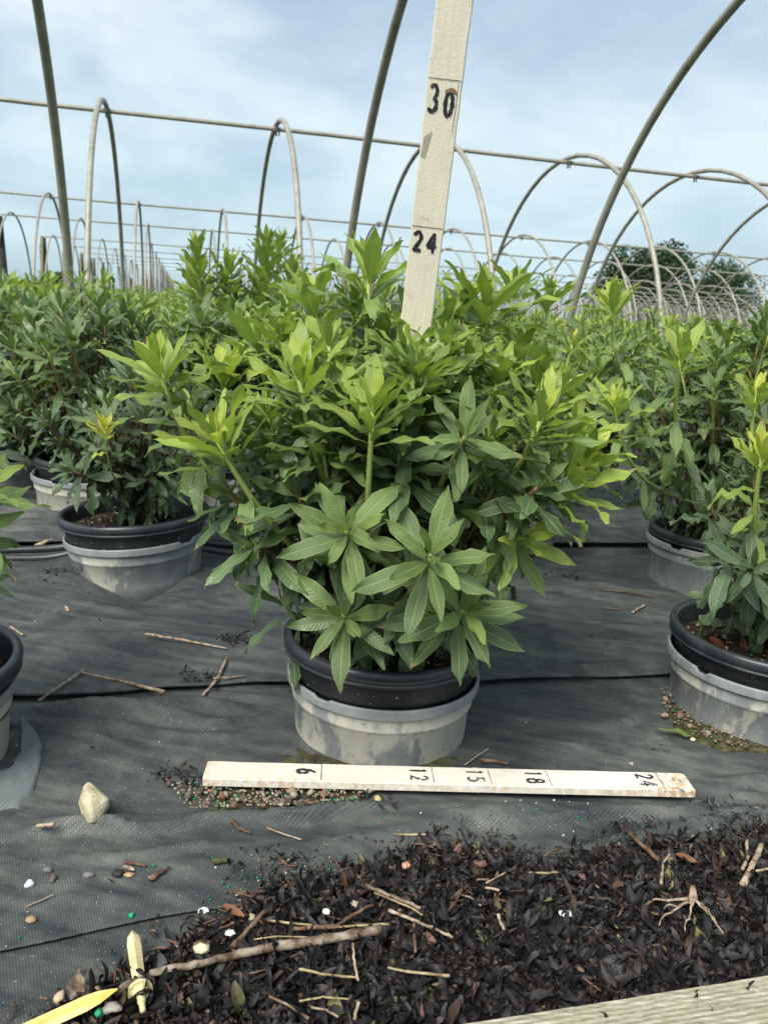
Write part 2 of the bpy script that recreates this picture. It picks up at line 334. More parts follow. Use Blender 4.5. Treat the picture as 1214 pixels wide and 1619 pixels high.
M_YEL = noisy('yellow_plastic', [(.35, (.40, .28, .05)), (.5, (.58, .43, .09)), (.7, (.66, .52, .15))], 30, .4, .5, 120, .0003)
M_PALE = noisy('sun_bleached_yellow_plastic', [(.35, (.40, .33, .16)), (.5, (.58, .52, .28)), (.7, (.70, .66, .44))], 30, .4, .5, 120, .0003)
M_ROCK = noisy('pale_cream_rock', [(.32, (.36, .31, .18)), (.5, (.58, .53, .36)), (.7, (.70, .66, .50))], 40, .85, .2, 150, .003)
M_BRLEAF = noisy('dead_brown_leaf', [(.3, (.09, .035, .02)), (.7, (.24, .11, .055))], 40, .6, .3, 120, .001)
M_FIELD = noisy('dark_field_soil', [(.3, (.02, .022, .018)), (.6, (.05, .055, .04))], 1.5, .9, .2)
M_BARK = noisy('tree_bark', [(.3, (.04, .03, .02)), (.7, (.10, .08, .06))], 3, .9, .2)
def tree_mat():
    m, nt, p = mat('tree_foliage', .6, .3); at = nt.nodes.new('ShaderNodeAttribute'); at.attribute_name = 'tint'
    nt.links.new(at.outputs['Color'], p.inputs['Base Color'])
    tr = nt.nodes.new('ShaderNodeBsdfTranslucent'); nt.links.new(at.outputs['Color'], tr.inputs[0])
    mx = nt.nodes.new('ShaderNodeMixShader'); mx.inputs[0].default_value = .25
    nt.links.new(p.outputs[0], mx.inputs[1]); nt.links.new(tr.outputs[0], mx.inputs[2]); nt.links.new(mx.outputs[0], nt.nodes['Material Output'].inputs[0]); return m
M_TREE = tree_mat()

# ------------------------------------------------------------------ ground and ground cloth
def smooth(a, b, x):
    t = max(0., min(1., (x - a) / (b - a))); return t * t * (3 - 2 * t)
POT1 = Vector((.013, 1.10, 0)); POTL = Vector((-.515, 1.63, 0))
CREASE = []
for pl, hh, ww in (([(0, 1126), (150, 1138), (330, 1150), (460, 1138)], .008, .007), ([(30, 1150), (120, 1172), (210, 1188)], .006, .006), ([(40, 1132), (200, 1160), (400, 1170)], .005, .008),
        ([(0, 1334), (200, 1320), (420, 1308), (600, 1290), (760, 1276)], .010, .008), ([(640, 1302), (850, 1312), (1050, 1290), (1214, 1262)], .007, .008), ([(880, 1368), (1010, 1332), (1100, 1312), (1214, 1298)], .011, .007),
        ([(760, 1058), (900, 1068), (1065, 1056)], .007, .008), ([(760, 1010), (900, 1003), (1060, 1012)], .006, .010), ([(840, 955), (960, 940), (1050, 955)], .004, .008), ([(0, 1026), (200, 1018), (430, 1030)], .004, .012),
        ([(0, 948), (200, 975), (420, 950)], .004, .010), ([(0, 1380), (160, 1362), (330, 1352), (520, 1330)], .005, .010), ([(0, 1436), (180, 1420), (330, 1424)], .004, .010), ([(760, 1130), (900, 1150), (1040, 1140)], .003, .012)):
    q_ = [G(*p) for p in pl]; CREASE.append(([(p.x, p.y) for p in q_], hh * 1.7, ww * .72))
def creases(x, y):
    h = 0
    for P_, hh, ww in CREASE:
        if x < P_[0][0] - .03 or x > P_[-1][0] + .03: continue
        for (x0, y0), (x1, y1) in zip(P_[:-1], P_[1:]):
            if x0 <= x < x1 or (x < x0 and x0 == P_[0][0]) or (x >= x1 and x1 == P_[-1][0]):
                t = max(0, min(1, (x - x0) / (x1 - x0))); yy = y0 + (y1 - y0) * (t * t * (3 - 2 * t)) + .006 * math.sin(x * 31); d = (y - yy) / ww
                if abs(d) < 5:
                    e = smooth(P_[0][0] - .02, P_[0][0] + .06, x) * smooth(P_[-1][0] + .02, P_[-1][0] - .06, x) if P_[0][0] > -.5 else smooth(P_[-1][0] + .02, P_[-1][0] - .08, x)
                    h += hh * e * (math.exp(-d * d) if d < 0 else math.exp(-d * .45)) * (.8 + .35 * math.sin(x * 17 + y0 * 40))
                break
    return h
def ground_h(x, y):
    D, v = UV(x, y)
    h = 0.0
    # long soft folds running along the bed
    n = noise.noise(Vector((v * 1.5, D * 3.0, 1.3))); n2 = noise.noise(Vector((v * 2.2 + 5, D * 16.0, 4.1))); n3 = noise.noise(Vector((v * 5 + 9, D * 42, 8.2)))
    h += .011 * n + .0055 * n2 + .0024 * n3
    h += creases(x, y)
    # rumpled band in front of the cross seam at the left
    band = math.exp(-((D - 1.13 - .02 * math.sin(v * 7)) / .045) ** 2) * smooth(.35, -.1, v)
    h += band * (.018 + .009 * math.sin((D + .25 * v) * 150 + 3 * n))
    # ridge fold lower down towards the camera
    r1 = D - .78 - .06 * smooth(-.1, .8, v); h += .012 * math.exp(-(r1 / .016) ** 2) * smooth(-.25, .35, v)
    h += .006 * math.exp(-((D - .86 + .12 * v) / .012) ** 2)
    for (px, py, r) in ((POT1.x, POT1.y, .125), (.628, 1.225, .125), (-.59, .92, .125)):
        d = math.hypot(x - px, y - py); h *= 1 if d > r + .12 else (.25 + .75 * smooth(r, r + .12, d))
    d = math.hypot(x - POTL.x, y - POTL.y)
    # flat seat under the ruler, folded strips behind the hoses
    rl = math.exp(-((y - .93 - .07 * x) / .035) ** 4) * (1 if -.23 < x < .45 else math.exp(-((abs(x - .11) - .34) / .05) ** 2)); h = h * (1 - .85 * rl)
    if D > 1.88: h += .014 * abs(math.sin(D * 52 + 1.2 * n)) * smooth(1.88, 1.92, D) * smooth(2.4, 2.2, D)
    if 1.78 < D < 1.863 and v > .15: h -= .045 * smooth(1.80, 1.85, D) * smooth(.2, .4, v)
    d = math.hypot(x - POTL.x + .015, y - POTL.y - .08)
    if d < .42:   # cloth rides up the sides of the tilted left pot
        ang = math.atan2(x - POTL.x - .03, -(y - POTL.y - .08)); f_ = min(1, abs(ang) / .85); h += (-.030 * (1 - f_) + .014 * f_) * math.exp(-(max(0, d - .15) / .045) ** 2)
    return h
def grid_sheet(name, ufun, nu, nv, zoff, material, edge=True, thick=.004):
    vs = []; fs = []
    for i in range(nu + 1):
        for j in range(nv + 1):
            P = ufun(i / nu, j / nv); vs.append((P.x, P.y, ground_h(P.x, P.y) + zoff))
    for i in range(nu):
        for j in range(nv): a = i * (nv + 1) + j; fs.append((a, a + nv + 1, a + nv + 2, a + 1))
    if edge:
        b = len(vs)
        for i in range(nu + 1):      # rounded lip, then the cloth turns back under itself
            x, y, z = vs[i * (nv + 1)]; l_ = min(.005, thick * .5)
            vs += [(x, y - .0015, z - l_ * .5), (x, y + .001, z - l_), (x, y + .02 + thick, z - l_ - thick * .3)]
        for i in range(nu):
            a0, a1 = i * (nv + 1), (i + 1) * (nv + 1); p0, p1 = b + 3 * i, b + 3 * i + 3
            fs += [(p0, p1, a1, a0), (p0 + 1, p1 + 1, p1, p0), (p0 + 2, p1 + 2, p1 + 1, p0 + 1)]
    o = link(name, mesh_from(vs, fs, name), material); tag(o, kind='structure'); return o
vs = [(-900, -60, -.05), (900, -60, -.05), (900, 1500, -.05), (-900, 1500, -.05)]
tag(link('ground', mesh_from(vs, [(0, 1, 2, 3)], 'ground', False), M_FIELD), kind='structure')
def sheet_between(f0, f1, v0, v1):
    def u(s, t):
        v = v0 + (v1 - v0) * s; a = f0(v); return W(a + (f1(v) - a) * t, v)
    return u
e0 = lambda v: .716 + .012 * math.sin(v * 9) - .10 * (v + .17) if v < .3 else .66
def e1(v): return .703 + .018 * math.sin(v * 11 + 1) - .05 * v
def e2(v): return 1.190 - .03 * smooth(.0, .8, v) + .006 * math.sin(v * 13)
def e3(v): return 1.935 - .068 * smooth(.1, .35, v) + .006 * math.sin(v * 7)
def e4(v): return 4.3
grid_sheet('ground_cloth', sheet_between(lambda v: .25, lambda v: .80, -1.4, 1.8), 260, 60, 0.0, M_FAB, False)
grid_sheet('ground_cloth', sheet_between(e1, lambda v: 1.24, -1.1, 1.35), 430, 130, .005, M_FAB)
grid_sheet('ground_cloth', sheet_between(e2, lambda v: 1.94, -1.5, 1.9), 400, 130, .016, M_FAB, True, .010)
grid_sheet('ground_cloth', sheet_between(e3, lambda v: 4.2, -2.8, 3.6), 260, 190, .034, M_FAB, True, .07)
vs = [tuple(W(D, v, -.02)) for D, v in ((4.1, -40), (4.1, 90), (130, 130), (130, -40))]
tag(link('ground_cloth', mesh_from(vs, [(0, 1, 2, 3)], 'far_cloth', False), M_FAB), kind='structure')

def strip_patch(name, poly, zoff, material, label, cat, n=18, mound=.003):
    """soil patch: fan-gridded polygon following the cloth"""
    c = sum((Vector(p) for p in poly), Vector()) / len(poly); vs = []; fs = []; m_ = len(poly) * 4
    ring = []
    for i in range(m_):
        a = Vector(poly[i // 4]); b = Vector(poly[(i // 4 + 1) % len(poly)]); ring.append(a.lerp(b, (i % 4) / 4))
    K = 7
    for k in range(K + 1):
        t = k / K
        for i, p in enumerate(ring):
            q = c.lerp(p, t); j = noise.noise(Vector((q.x * 40, q.y * 40, 2))) * .012 * t; q = q + (p - c).normalized() * j
            z = ground_h(q.x, q.y) + zoff + mound * (1 - t ** 3) + .004 * noise.noise(Vector((q.x * 90, q.y * 90, 0))) - (.012 if k == K else 0)
            vs.append((q.x, q.y, z))
    for k in range(K):
        for i in range(m_): i2 = (i + 1) % m_; fs.append((k * m_ + i, (k + 1) * m_ + i, (k + 1) * m_ + i2, k * m_ + i2))
    o = link(name, mesh_from(vs, fs, name), material); return o

# ------------------------------------------------------------------ leaves
def leaf_template(seed, nr=6, low=False):
    r = random.Random(seed)
    clean = seed % 100 < 7      # 0-6 fresh leaves, 7-12 older wavy and curled ones
    if clean: curl = r.uniform(-.12, .50); fold = r.uniform(.04, .24); wa = r.uniform(.015, .05); tw = r.uniform(-.15, .15); side = r.uniform(-.10, .10); wid = r.uniform(.106, .132)
    else: curl = r.choice((.5, .9, 1.3, .3)) + r.uniform(-.1, .1); fold = r.uniform(-.05, .2); wa = r.uniform(.06, .14); tw = r.uniform(-.45, .45); side = r.uniform(-.22, .22); wid = r.uniform(.112, .145)
    wf = r.uniform(11, 18); ph = r.uniform(0, 6)
    if low: T = [0, .35, .68, .9]; us = [-1, 0, 1]
    else: T = [0, .12, .25, .38, .51, .64, .77, .88, .955]; us = [-1, -.55, 0, .55, 1]
    prof = lambda t: float(np.interp(t, [0, .05, .12, .25, .38, .51, .58, .64, .77, .88, .955, 1], [.09, .12, .27, .60, .87, .99, 1, .97, .76, .45, .19, .0]))
    V = []; U = []; y = z = x = 0; th = 0; pt = 0
    for t in T + [1.0]:
        dt = t - pt; th = -curl * (t + pt) / 2; y += dt * math.cos(th); z += dt * math.sin(th) * 1.0; x += side * dt * t; pt = t
        tip = t == 1.0
        for u in ([0] if tip else us):
            wd = wid * prof(t); a = tw * t
            lx = u * wd; lz = fold * abs(u) * wd + wa * abs(u) ** 1.5 * math.sin(wf * t + ph + (1.7 if u > 0 else 0)) * (.3 + t)
            px = x + lx * math.cos(a) - lz * math.sin(a); pz = z + lx * math.sin(a) + lz * math.cos(a)
            V.append((px, y, pz)); U.append((u, t))
    m_ = len(us); F = []
    for i in range(len(T) - 1):
        for k in range(m_ - 1): a = i * m_ + k; F.append((a, a + 1, a + m_ + 1, a + m_))
    tp = len(T) * m_
    for k in range(m_ - 1): a = (len(T) - 1) * m_ + k; F.append((a, a + 1, tp, -1))
    return np.array(V), np.array(F), np.array(U, float)
NT = 13
TPL = [leaf_template(100 + i) for i in range(NT)]; TPLL = [leaf_template(100 + i, low=True) for i in range(NT)]
AGES = [0.0, .12, .25, .38, .5, .62, .74, .84, .93, 1.0]
_lm = {}
def leaf_mesh(k, a):
    if (k, a) not in _lm:
        V, F, U = TPL[k]; rr = random.Random(k * 31 + a)
        tint = np.tile([AGES[a], rr.random(), rr.random(), 1.], (len(V), 1))
        me = np_mesh('leaf', V, F, True, U, tint); me.materials.append(M_LEAF); _lm[(k, a)] = me
    return _lm[(k, a)]
def frame(d, up, L_):
    """matrix: +Y along d, +Z towards up"""
    d = d.normalized(); x = d.cross(up)
    if x.length < 1e-4: x = d.orthogonal()
    x.normalize(); z = x.cross(d); m = Matrix((x, d, z)).transposed() * L_; return m.to_4x4()
class Plant:
    def __init__(s, seed): s.r = random.Random(seed); s.leaves = []; s.stems = []
    def shoot(s, base, tip, d, n_ros=13, n_low=14, age=.8, L_=.085, open_=.5, low_age=.3, bare=.0, ext=.040, rad=.004, spacing=.016, droop=.0):
        """stem from base to tip, ending in direction d; whorl of leaves at the tip and spiralling leaves below"""
        r = s.r; base = Vector(base); tip = Vector(tip); d = Vector(d).normalized(); Ls = (tip - base).length
        c1 = base + Vector((0, 0, 1)) * Ls * .25 + (tip - base) * .15; c2 = tip - d * Ls * .42
        n = 12; pts = []
        for i in range(n + 1):
            t = i / n; u = 1 - t
            pts.append(base * u ** 3 + c1 * 3 * u * u * t + c2 * 3 * u * t * t + tip * t ** 3)
        s.stems.append((pts, rad, min(1, max(0, age + .1))))
        def at(dist):   # distance back from the tip
            i = len(pts) - 1; acc = 0
            while i > 0:
                sg = (pts[i] - pts[i - 1]).length
                if acc + sg >= dist: return pts[i].lerp(pts[i - 1], (dist - acc) / max(sg, 1e-6)), (pts[i] - pts[i - 1]).normalized()
                acc += sg; i -= 1
            return None
        phi = r.uniform(0, 6.28)
        # whorl
        for k in range(n_ros):
            f = k / max(1, n_ros - 1); phi += 2.39996 + r.uniform(-.25, .25)
            inc = (.16 + f ** .72 * 1.06) * open_ / .5 * .95 + r.uniform(-.10, .10); inc = min(inc, 1.75)
            q = at(f * ext * L_ / .085) or (tip, d); P, t = q
            a = t.orthogonal().normalized(); b = t.cross(a); rad_ = a * math.cos(phi) + b * math.sin(phi)
            dr = t * math.cos(inc) + rad_ * math.sin(inc); up = t * math.sin(inc) - rad_ * math.cos(inc)
            ln = L_ * (.56 + .58 * min(1, f * 2.2)) * r.uniform(.78, 1.12)
            ag = age - f * .26 + r.uniform(-.07, .07)
            s.leaves.append((P, dr, up, ln, max(0, min(1, ag)), r.randrange(7) if r.random() < .9 else r.randrange(NT), 0))
        pos = (ext + .006) * L_ / .085 + bare
        for k in range(n_low):
            pos += spacing * r.uniform(.6, 1.5); q = at(pos)
            if q is None: break
            P, t = q; phi += 2.39996 + r.uniform(-.3, .3)
            a = t.orthogonal().normalized(); b = t.cross(a); rad_ = a * math.cos(phi) + b * math.sin(phi)
            inc = min(1.9, 1.05 + .05 * k + droop + r.uniform(-.25, .25))
            dr = t * math.cos(inc) + rad_ * math.sin(inc) - Vector((0, 0, 1)) * (.05 + .05 * k + droop * .4); up = Vector((0, 0, 1)) * .8 + t * .5 - rad_ * .1
            f = k / max(1, n_low - 1)
            s.leaves.append((P, dr, up, L_ * r.uniform(.75, 1.15), max(0, min(1, low_age * (1.0 - .5 * f) + (age - low_age) * .35 * (1 - f) ** 2 + r.uniform(-.1, .1))), r.randrange(3, NT), 1))
    def bake(s, idx, low=False):
        Vs = []; Fs = []; Us = []; Ts = []; b = 0; tp = TPLL if low else TPL
        for i in idx:
            P, dr, up, ln, ag, k, _ = s.leaves[i]; V, F, U = tp[k]; M = np.array(frame(dr, up, ln))[:3, :3]
            Vs.append(V @ M.T + np.array(P)); Fs.append(np.where(F >= 0, F + b, -1)); Us.append(U); b += len(V)
            Ts.append(np.tile([ag, s.r.random(), s.r.random(), 1.], (len(V), 1)))
        return np_mesh('foliage', np.vstack(Vs), np.vstack(Fs), True, np.vstack(Us), np.vstack(Ts))
    def stem_mesh(s, k, n=6):
        pts, rad, age = s.stems[k]; mb = MB(); m_ = len(pts); mb.tube(pts, [rad * (1.35 - .7 * i / (m_ - 1)) for i in range(m_)], n)
        V = np.array(mb.v); me = mesh_from(mb.v, mb.f, 'stem'); t = np.zeros((len(V), 4)); t[:, 3] = 1
        for i in range(m_):
            g = i / (m_ - 1); t[i * n:(i + 1) * n, 0] = max(0, min(1, (g * 1.25 - .05))) * age
        a = me.attributes.new('tint', 'FLOAT_COLOR', 'POINT'); a.data.foreach_set('color', t.astype(np.float32).reshape(-1)); me.materials.append(M_STEM); return me
    def build(s, root, max_leaf, low_rest=False):
        """individual leaves nearest the lens become parts, the rest one mass"""
        o0 = root.location; cp = Vector((0, .1, CH))
        order = sorted(range(len(s.leaves)), key=lambda i: (s.leaves[i][0] + s.leaves[i][1].normalized() * s.leaves[i][3] * .6 - cp).length)
        # thin out: prefer a mix of nearest
        near = order[:max_leaf]; rest = order[max_leaf:]
        for i in near:
            P, dr, up, ln, ag, k, _ = s.leaves[i]; a = min(range(len(AGES)), key=lambda j: abs(AGES[j] - ag))
            o = bpy.data.objects.new('leaf', leaf_mesh(k, a)); C.objects.link(o); o.parent = root
            M = frame(dr, up, ln); M.translation = P - o0; o.matrix_local = M
        for k in range(len(s.stems)):
            o = link('stem', s.stem_mesh(k), None, root); o.location = -o0
        if rest:
            me = s.bake(rest, low_rest); o = link('foliage', me, M_LEAF, root); o.location = -o0; tag(o, kind='stuff')

# ------------------------------------------------------------------ main potted shrub
mainp = Plant(11)
def B(): return Vector((POT1.x + mainp.r.uniform(-.035, .035), POT1.y + mainp.r.uniform(-.03, .03), .10))
def SH(px, py, y, d, **k): mainp.shoot(B(), Yp(px, py, y), d, **k)
SH(584, 432, 1.08, (.02, -.12, 1), n_ros=17, n_low=18, age=.84, L_=.088, open_=0.47, low_age=.42, bare=.012, rad=.0045)
SH(252, 582, .99, (-.16, -.15, 1), n_ros=17, n_low=14, age=.90, L_=.082, open_=0.49, low_age=.4)
SH(352, 592, 1.05, (.06, -.05, 1), n_ros=16, n_low=14, age=.92, L_=.074, open_=0.47, low_age=.4)
SH(343, 694, .93, (-.42, -.12, .9), n_ros=18, n_low=12, age=.92, L_=.082, open_=0.51, low_age=.42, bare=.02, rad=.0048, spacing=.022)
SH(474, 600, .95, (-.14, -.18, 1), n_ros=19, n_low=13, age=.86, L_=.092, open_=0.53, low_age=.42, bare=.02, rad=.0048)
SH(589, 652, .885, (.01, -.10, 1), n_ros=17, n_low=13, age=.86, L_=.086, open_=0.47, low_age=.34, bare=.02, rad=.0045, spacing=.019, droop=.15)
SH(548, 840, .86, (-.12, -.85, .55), n_ros=18, n_low=12, age=.62, L_=.072, open_=0.74, low_age=.25)
SH(682, 876, .83, (.05, -.72, .75), n_ros=16, n_low=16, age=.64, L_=.076, open_=0.66, low_age=.25)
SH(541, 975, .90, (-.2, -.82, .5), n_ros=17, n_low=10, age=.54, L_=.074, open_=0.74, low_age=.2)
SH(735, 966, .88, (.22, -.80, .5), n_ros=18, n_low=10, age=.54, L_=.080, open_=0.76, low_age=.2)
SH(857, 660, .95, (.24, -.2, 1), n_ros=19, n_low=14, age=.84, L_=.088, open_=0.53, low_age=.38, bare=.015, rad=.0048)
SH(772, 484, 1.16, (.04, -.1, 1), n_ros=19, n_low=20, age=.86, L_=.098, open_=0.53, low_age=.5, bare=.01)
SH(672, 592, .97, (.06, -.2, 1), n_ros=16, n_low=14, age=.74, L_=.085, open_=0.53, low_age=.38)
SH(790, 590, 1.05, (.10, -.1, 1), n_ros=17, n_low=14, age=.84, L_=.08, open_=0.57, low_age=.4)
SH(905, 760, .96, (.5, -.3, .75), n_ros=17, n_low=12, age=.93, L_=.08, open_=0.55, low_age=.5)
SH(828, 850, .95, (.35, -.55, .15), n_ros=16, n_low=10, age=.84, L_=.078, open_=0.80, low_age=.45, droop=.3)
SH(736, 690, .90, (.1, -.85, .5), n_ros=15, n_low=8, age=.58, L_=.06, open_=0.75, low_age=.2)
SH(497, 478, 1.14, (-.08, -.05, 1), n_ros=17, n_low=14, age=.82, L_=.085, open_=0.49, low_age=.45)
SH(428, 715, 1.0, (.0, -.1, 1), n_ros=15, n_low=14, age=.66, L_=.072, open_=0.57, low_age=.3)
SH(905, 690, 1.03, (.4, -.1, .8), n_ros=16, n_low=12, age=.93, L_=.085, open_=0.57, low_age=.5)
SH(400, 860, .97, (-.5, -.4, .35), n_ros=14, n_low=10, age=.35, L_=.09, open_=0.80, low_age=.2, droop=.35)
SH(620, 955, .93, (-.05, -.7, .2), n_ros=14, n_low=10, age=.25, L_=.078, open_=0.85, low_age=.12, droop=.4)
SH(850, 770, .93, (.3, -.5, .6), n_ros=14, n_low=10, age=.35, L_=.07, open_=0.70, low_age=.2)
SH(700, 640, 1.0, (.1, -.2, 1), n_ros=15, n_low=12, age=.6, L_=.08, open_=0.57, low_age=.3)
SH(540, 700, 1.0, (0, -.2, 1), n_ros=15, n_low=12, age=.55, L_=.08, open_=0.57, low_age=.3)
SH(646, 510, 1.08, (0.05, -.1, 1), n_ros=15, n_low=12, age=.7, L_=.08, open_=0.57, low_age=.4)
SH(850, 600, 1.1, (.2, 0, 1), n_ros=16, n_low=14, age=.80, L_=.085, open_=0.57, low_age=.4)
SH(410, 540, 1.12, (-.1, 0, 1), n_ros=16, n_low=14, age=.84, L_=.08, open_=0.52, low_age=.4)
SH(640, 730, .95, (.0, -.5, .8), n_ros=14, n_low=8, age=.35, L_=.09, open_=0.70, low_age=.2)
SH(470, 780, .95, (-.2, -.5, .8), n_ros=14, n_low=8, age=.35, L_=.085, open_=0.70, low_age=.2)
SH(780, 770, .95, (.15, -.4, .8), n_ros=14, n_low=8, age=.32, L_=.08, open_=0.70, low_age=.2)
SH(360, 780, 1.0, (-.4, -.3, .5), n_ros=14, n_low=8, age=.4, L_=.08, open_=0.70, low_age=.25)
for px, py, y, dx, ag in ((640, 560, 1.0, .05, .78), (702, 548, 1.02, .1, .8), (520, 545, 1.05, -.05, .82), (606, 530, 1.1, 0, .84), (742, 566, 1.06, .1, .78), (822, 545, 1.14, .15, .84), (446, 530, 1.1, -.1, .84),
        (548, 610, .99, 0, .74), (640, 640, .95, .03, .70), (780, 690, .96, .15, .66), (425, 655, .99, -.1, .76), (296, 650, 1.06, -.2, .84), (560, 480, 1.14, 0, .82), (706, 500, 1.16, .05, .82), (735, 470, 1.2, .05, .84), (880, 620, 1.06, .3, .88), (510, 700, .95, -.1, .60), (655, 590, .96, .03, .72), (930, 720, 1.02, .5, .92)):
    SH(px, py, y, (dx, -.12, 1), n_ros=16, n_low=12, age=ag, L_=.070, open_=.56, low_age=.42)
rr = random.Random(5)
for k in range(30):      # inner and rear shoots
    a = rr.uniform(0, 2 * math.pi); q = rr.uniform(.03, .25); z = rr.uniform(.20, .50)
    q *= (1 - .5 * max(0, (z - .35) / .3)); p = Vector((POT1.x + .01 + q * math.cos(a) * 1.05, POT1.y + q * math.sin(a) * .8 - .01, z))
    dd = Vector((math.cos(a) * .4, math.sin(a) * .4, rr.uniform(.5, 1)))
    mainp.shoot(B(), p, dd, n_ros=10, n_low=12, age=rr.uniform(.3, .62) if math.sin(a) < .3 else rr.uniform(.4, .8), L_=rr.uniform(.07, .09), open_=rr.uniform(.5, .75), low_age=.2)
root = empty('potted_shrub', (POT1.x, POT1.y, .10), 'large leafy green shrub with lime tip rosettes in the centre pot behind the wooden ruler', 'shrub')
mainp.build(root, 300)

# ------------------------------------------------------------------ pots
def pot_meshes(r, h, zr, warp=None):
    """black pot, rim at local z=zr, r outer rim radius"""
    rm = MB(); k = r / .145
    rm.lathe([(r - .013, zr - .010), (r - .0125, zr - .002), (r - .009, zr + .001), (r - .004, zr + .001), (r - .0005, zr - .003), (r, zr - .009), (r - .002, zr - .015), (r - .004, zr - .0165), (r - .0015, zr - .018), (r - .0015, zr - .021), (r - .009, zr - .023)], 72, warp)
    bd = MB()
    bd.lathe([(r - .0115, zr - .0215), (r - .014, zr - .05), (r - .0145, zr - .054), (r - .017, zr - .056), (r * .8, zr - h), (0.001, zr - h)], 72, warp)
    inn = MB(); inn.lathe([(r - .0128, zr - .0095), (r - .016, zr - .022), (r - .02, zr - .05), (r * .8 - .003, zr - h + .004), (.001, zr - h + .004)], 72, warp)
    return rm, bd, inn
def soil_disc(r, z, seed=0):
    rr = random.Random(seed); vs = [(0, 0, z)]; fs = []; K = 12; n = 56
    for k in range(1, K + 1):
        for i in range(n):
            a = 2 * math.pi * i / n; q = r * k / K; x, y = q * math.cos(a), q * math.sin(a)
            vs.append((x, y, z + .012 * (1 - (k / K) ** 2) + .012 * noise.noise(Vector((x * 25 + seed, y * 25, 0))) + .006 * noise.noise(Vector((x * 90, y * 90, seed)))))
    for i in range(n): fs.append((0, 1 + i, 1 + (i + 1) % n))
    for k in range(K - 1):
        for i in range(n): a = 1 + k * n + i; b = 1 + k * n + (i + 1) % n; fs.append((a, a + n, b + n, b))
    return mesh_from(vs, fs, 'soil')
ICO = None
def ico():
    global ICO
    if ICO is None:
        bm = bmesh.new(); bmesh.ops.create_icosphere(bm, subdivisions=1, radius=1); ICO = (np.array([v.co for v in bm.verts]), np.array([[v.index for v in f.verts] + [-1] for f in bm.faces])); bm.free()
    return ICO
def blobs(items):
    """items: (pos, (sx,sy,sz), rotz, color)"""
    V0, F0 = ico(); Vs = []; Fs = []; Ts = []; b = 0; rg = np.random.default_rng(3)
    for p, s_, rz, c in items:
        V = V0 * (1 + rg.uniform(-.22, .22, (len(V0), 1))) * np.array(s_); ca, sa = math.cos(rz), math.sin(rz)
        V = np.c_[V[:, 0] * ca - V[:, 1] * sa, V[:, 0] * sa + V[:, 1] * ca, V[:, 2]] + np.array(p)
        Vs.append(V); Fs.append(np.where(F0 >= 0, F0 + b, -1)); b += len(V); Ts.append(np.tile(list(c) + [1.], (len(V), 1)))
    return np_mesh('blobs', np.vstack(Vs), np.vstack(Fs), True, None, np.vstack(Ts))
GREEN = (.0, .20, .085)
def soil_bits(r, z, seed, n=260):
    rg = random.Random(seed); it = []
    for _ in range(n):
        a = rg.uniform(0, 6.28); q = r * math.sqrt(rg.random()); k = rg.random()
        if k < .22: s_ = (.0019,) * 3; c = GREEN
        elif k < .8: s_ = (rg.uniform(.003, .010), rg.uniform(.0015, .004), .0014); c = rg.choice(((.06, .035, .02), (.03, .02, .013), (.13, .08, .05)))
        else: s_ = (rg.uniform(.002, .004),) * 3; c = rg.choice(((.35, .2, .14), (.30, .26, .2), (.2, .13, .09)))
        it.append(((q * math.cos(a), q * math.sin(a), z + .012 * (1 - (q / r) ** 2) + .003), s_, rg.uniform(0, 3.1), c))
    return blobs(it)
def make_pot(loc, tilt, r, h, zr, label, label2, grey, soc_r, soc_z, seed, front=None, group='black pots', group2='grey sockets'):
    p = empty('nursery_pot', loc, label, 'pot'); p.rotation_euler = tilt
    rm, bd, inn = pot_meshes(r, h, zr)
    rm.build('rim', M_RIM, p); bd.build('pot_wall', M_BLACK, p); inn.build('pot_lining', M_BLACK, p)
    so = link('soil', soil_disc(r - .017, zr - .038, seed), M_SOIL, p)
    b = link('soil_crumbs', soil_bits(r - .025, zr - .036, seed), M_PEB, p); tag(b, kind='stuff')
    s_ = empty('socket_pot', loc, label2, 'outer pot'); s_.rotation_euler = (tilt[0] * 1.0, tilt[1] * 1.25, tilt[2])
    rg = random.Random(seed); notch = [(rg.uniform(0, 6.28), rg.uniform(.04, .12), rg.uniform(.003, .009)) for _ in range(4)]
    def wp(rr_, z, q):
        dz = 0
        if z > soc_z - .013:
            for a, w_, d in notch:
                if abs((q - a + math.pi) % (2 * math.pi) - math.pi) < w_: dz -= d
        e = 1 + .012 * math.sin(2 * q + seed) ; return rr_ * e, z + dz * (1 if z > soc_z - .004 else .3)
    R_ = soc_r; bd2 = MB(); base = -.06
    bd2.lathe([(R_ - .004, soc_z - .014), (R_ - .007, soc_z - .034), (R_ - .0065, soc_z - .036), (R_ - .010, soc_z - .039), (R_ * .90, -.0), (R_ * .82, base), (R_ * .82 - .003, base), (R_ * .90 - .003, 0), (R_ - .012, soc_z - .038), (R_ - .008, soc_z - .012)], 96, wp)
    bd2.build('socket_wall', grey, s_)
    rm2 = MB(); rm2.lathe([(R_ - .006, soc_z - .0145), (R_ + .0005, soc_z - .0145), (R_ + .001, soc_z - .0138), (R_ + .001, soc_z - .0130), (R_ + .0013, soc_z - .0025), (R_ + .001, soc_z - .0012), (R_, soc_z), (R_ - .0008, soc_z), (R_ - .0030, soc_z), (R_ - .0035, soc_z - .0006), (R_ - .005, soc_z - .004), (R_ - .006, soc_z - .0145)], 144, wp)
    rm2.build('socket_rim', M_SRIM, s_)
    return p
make_pot((POT1.x, POT1.y, 0), (0, 0, .3), .1455, .17, .150, 'black nursery pot holding the large centre shrub', 'stained grey outer pot just behind the wooden ruler, ringing the centre pot', M_GREY, .137, .095, 3)
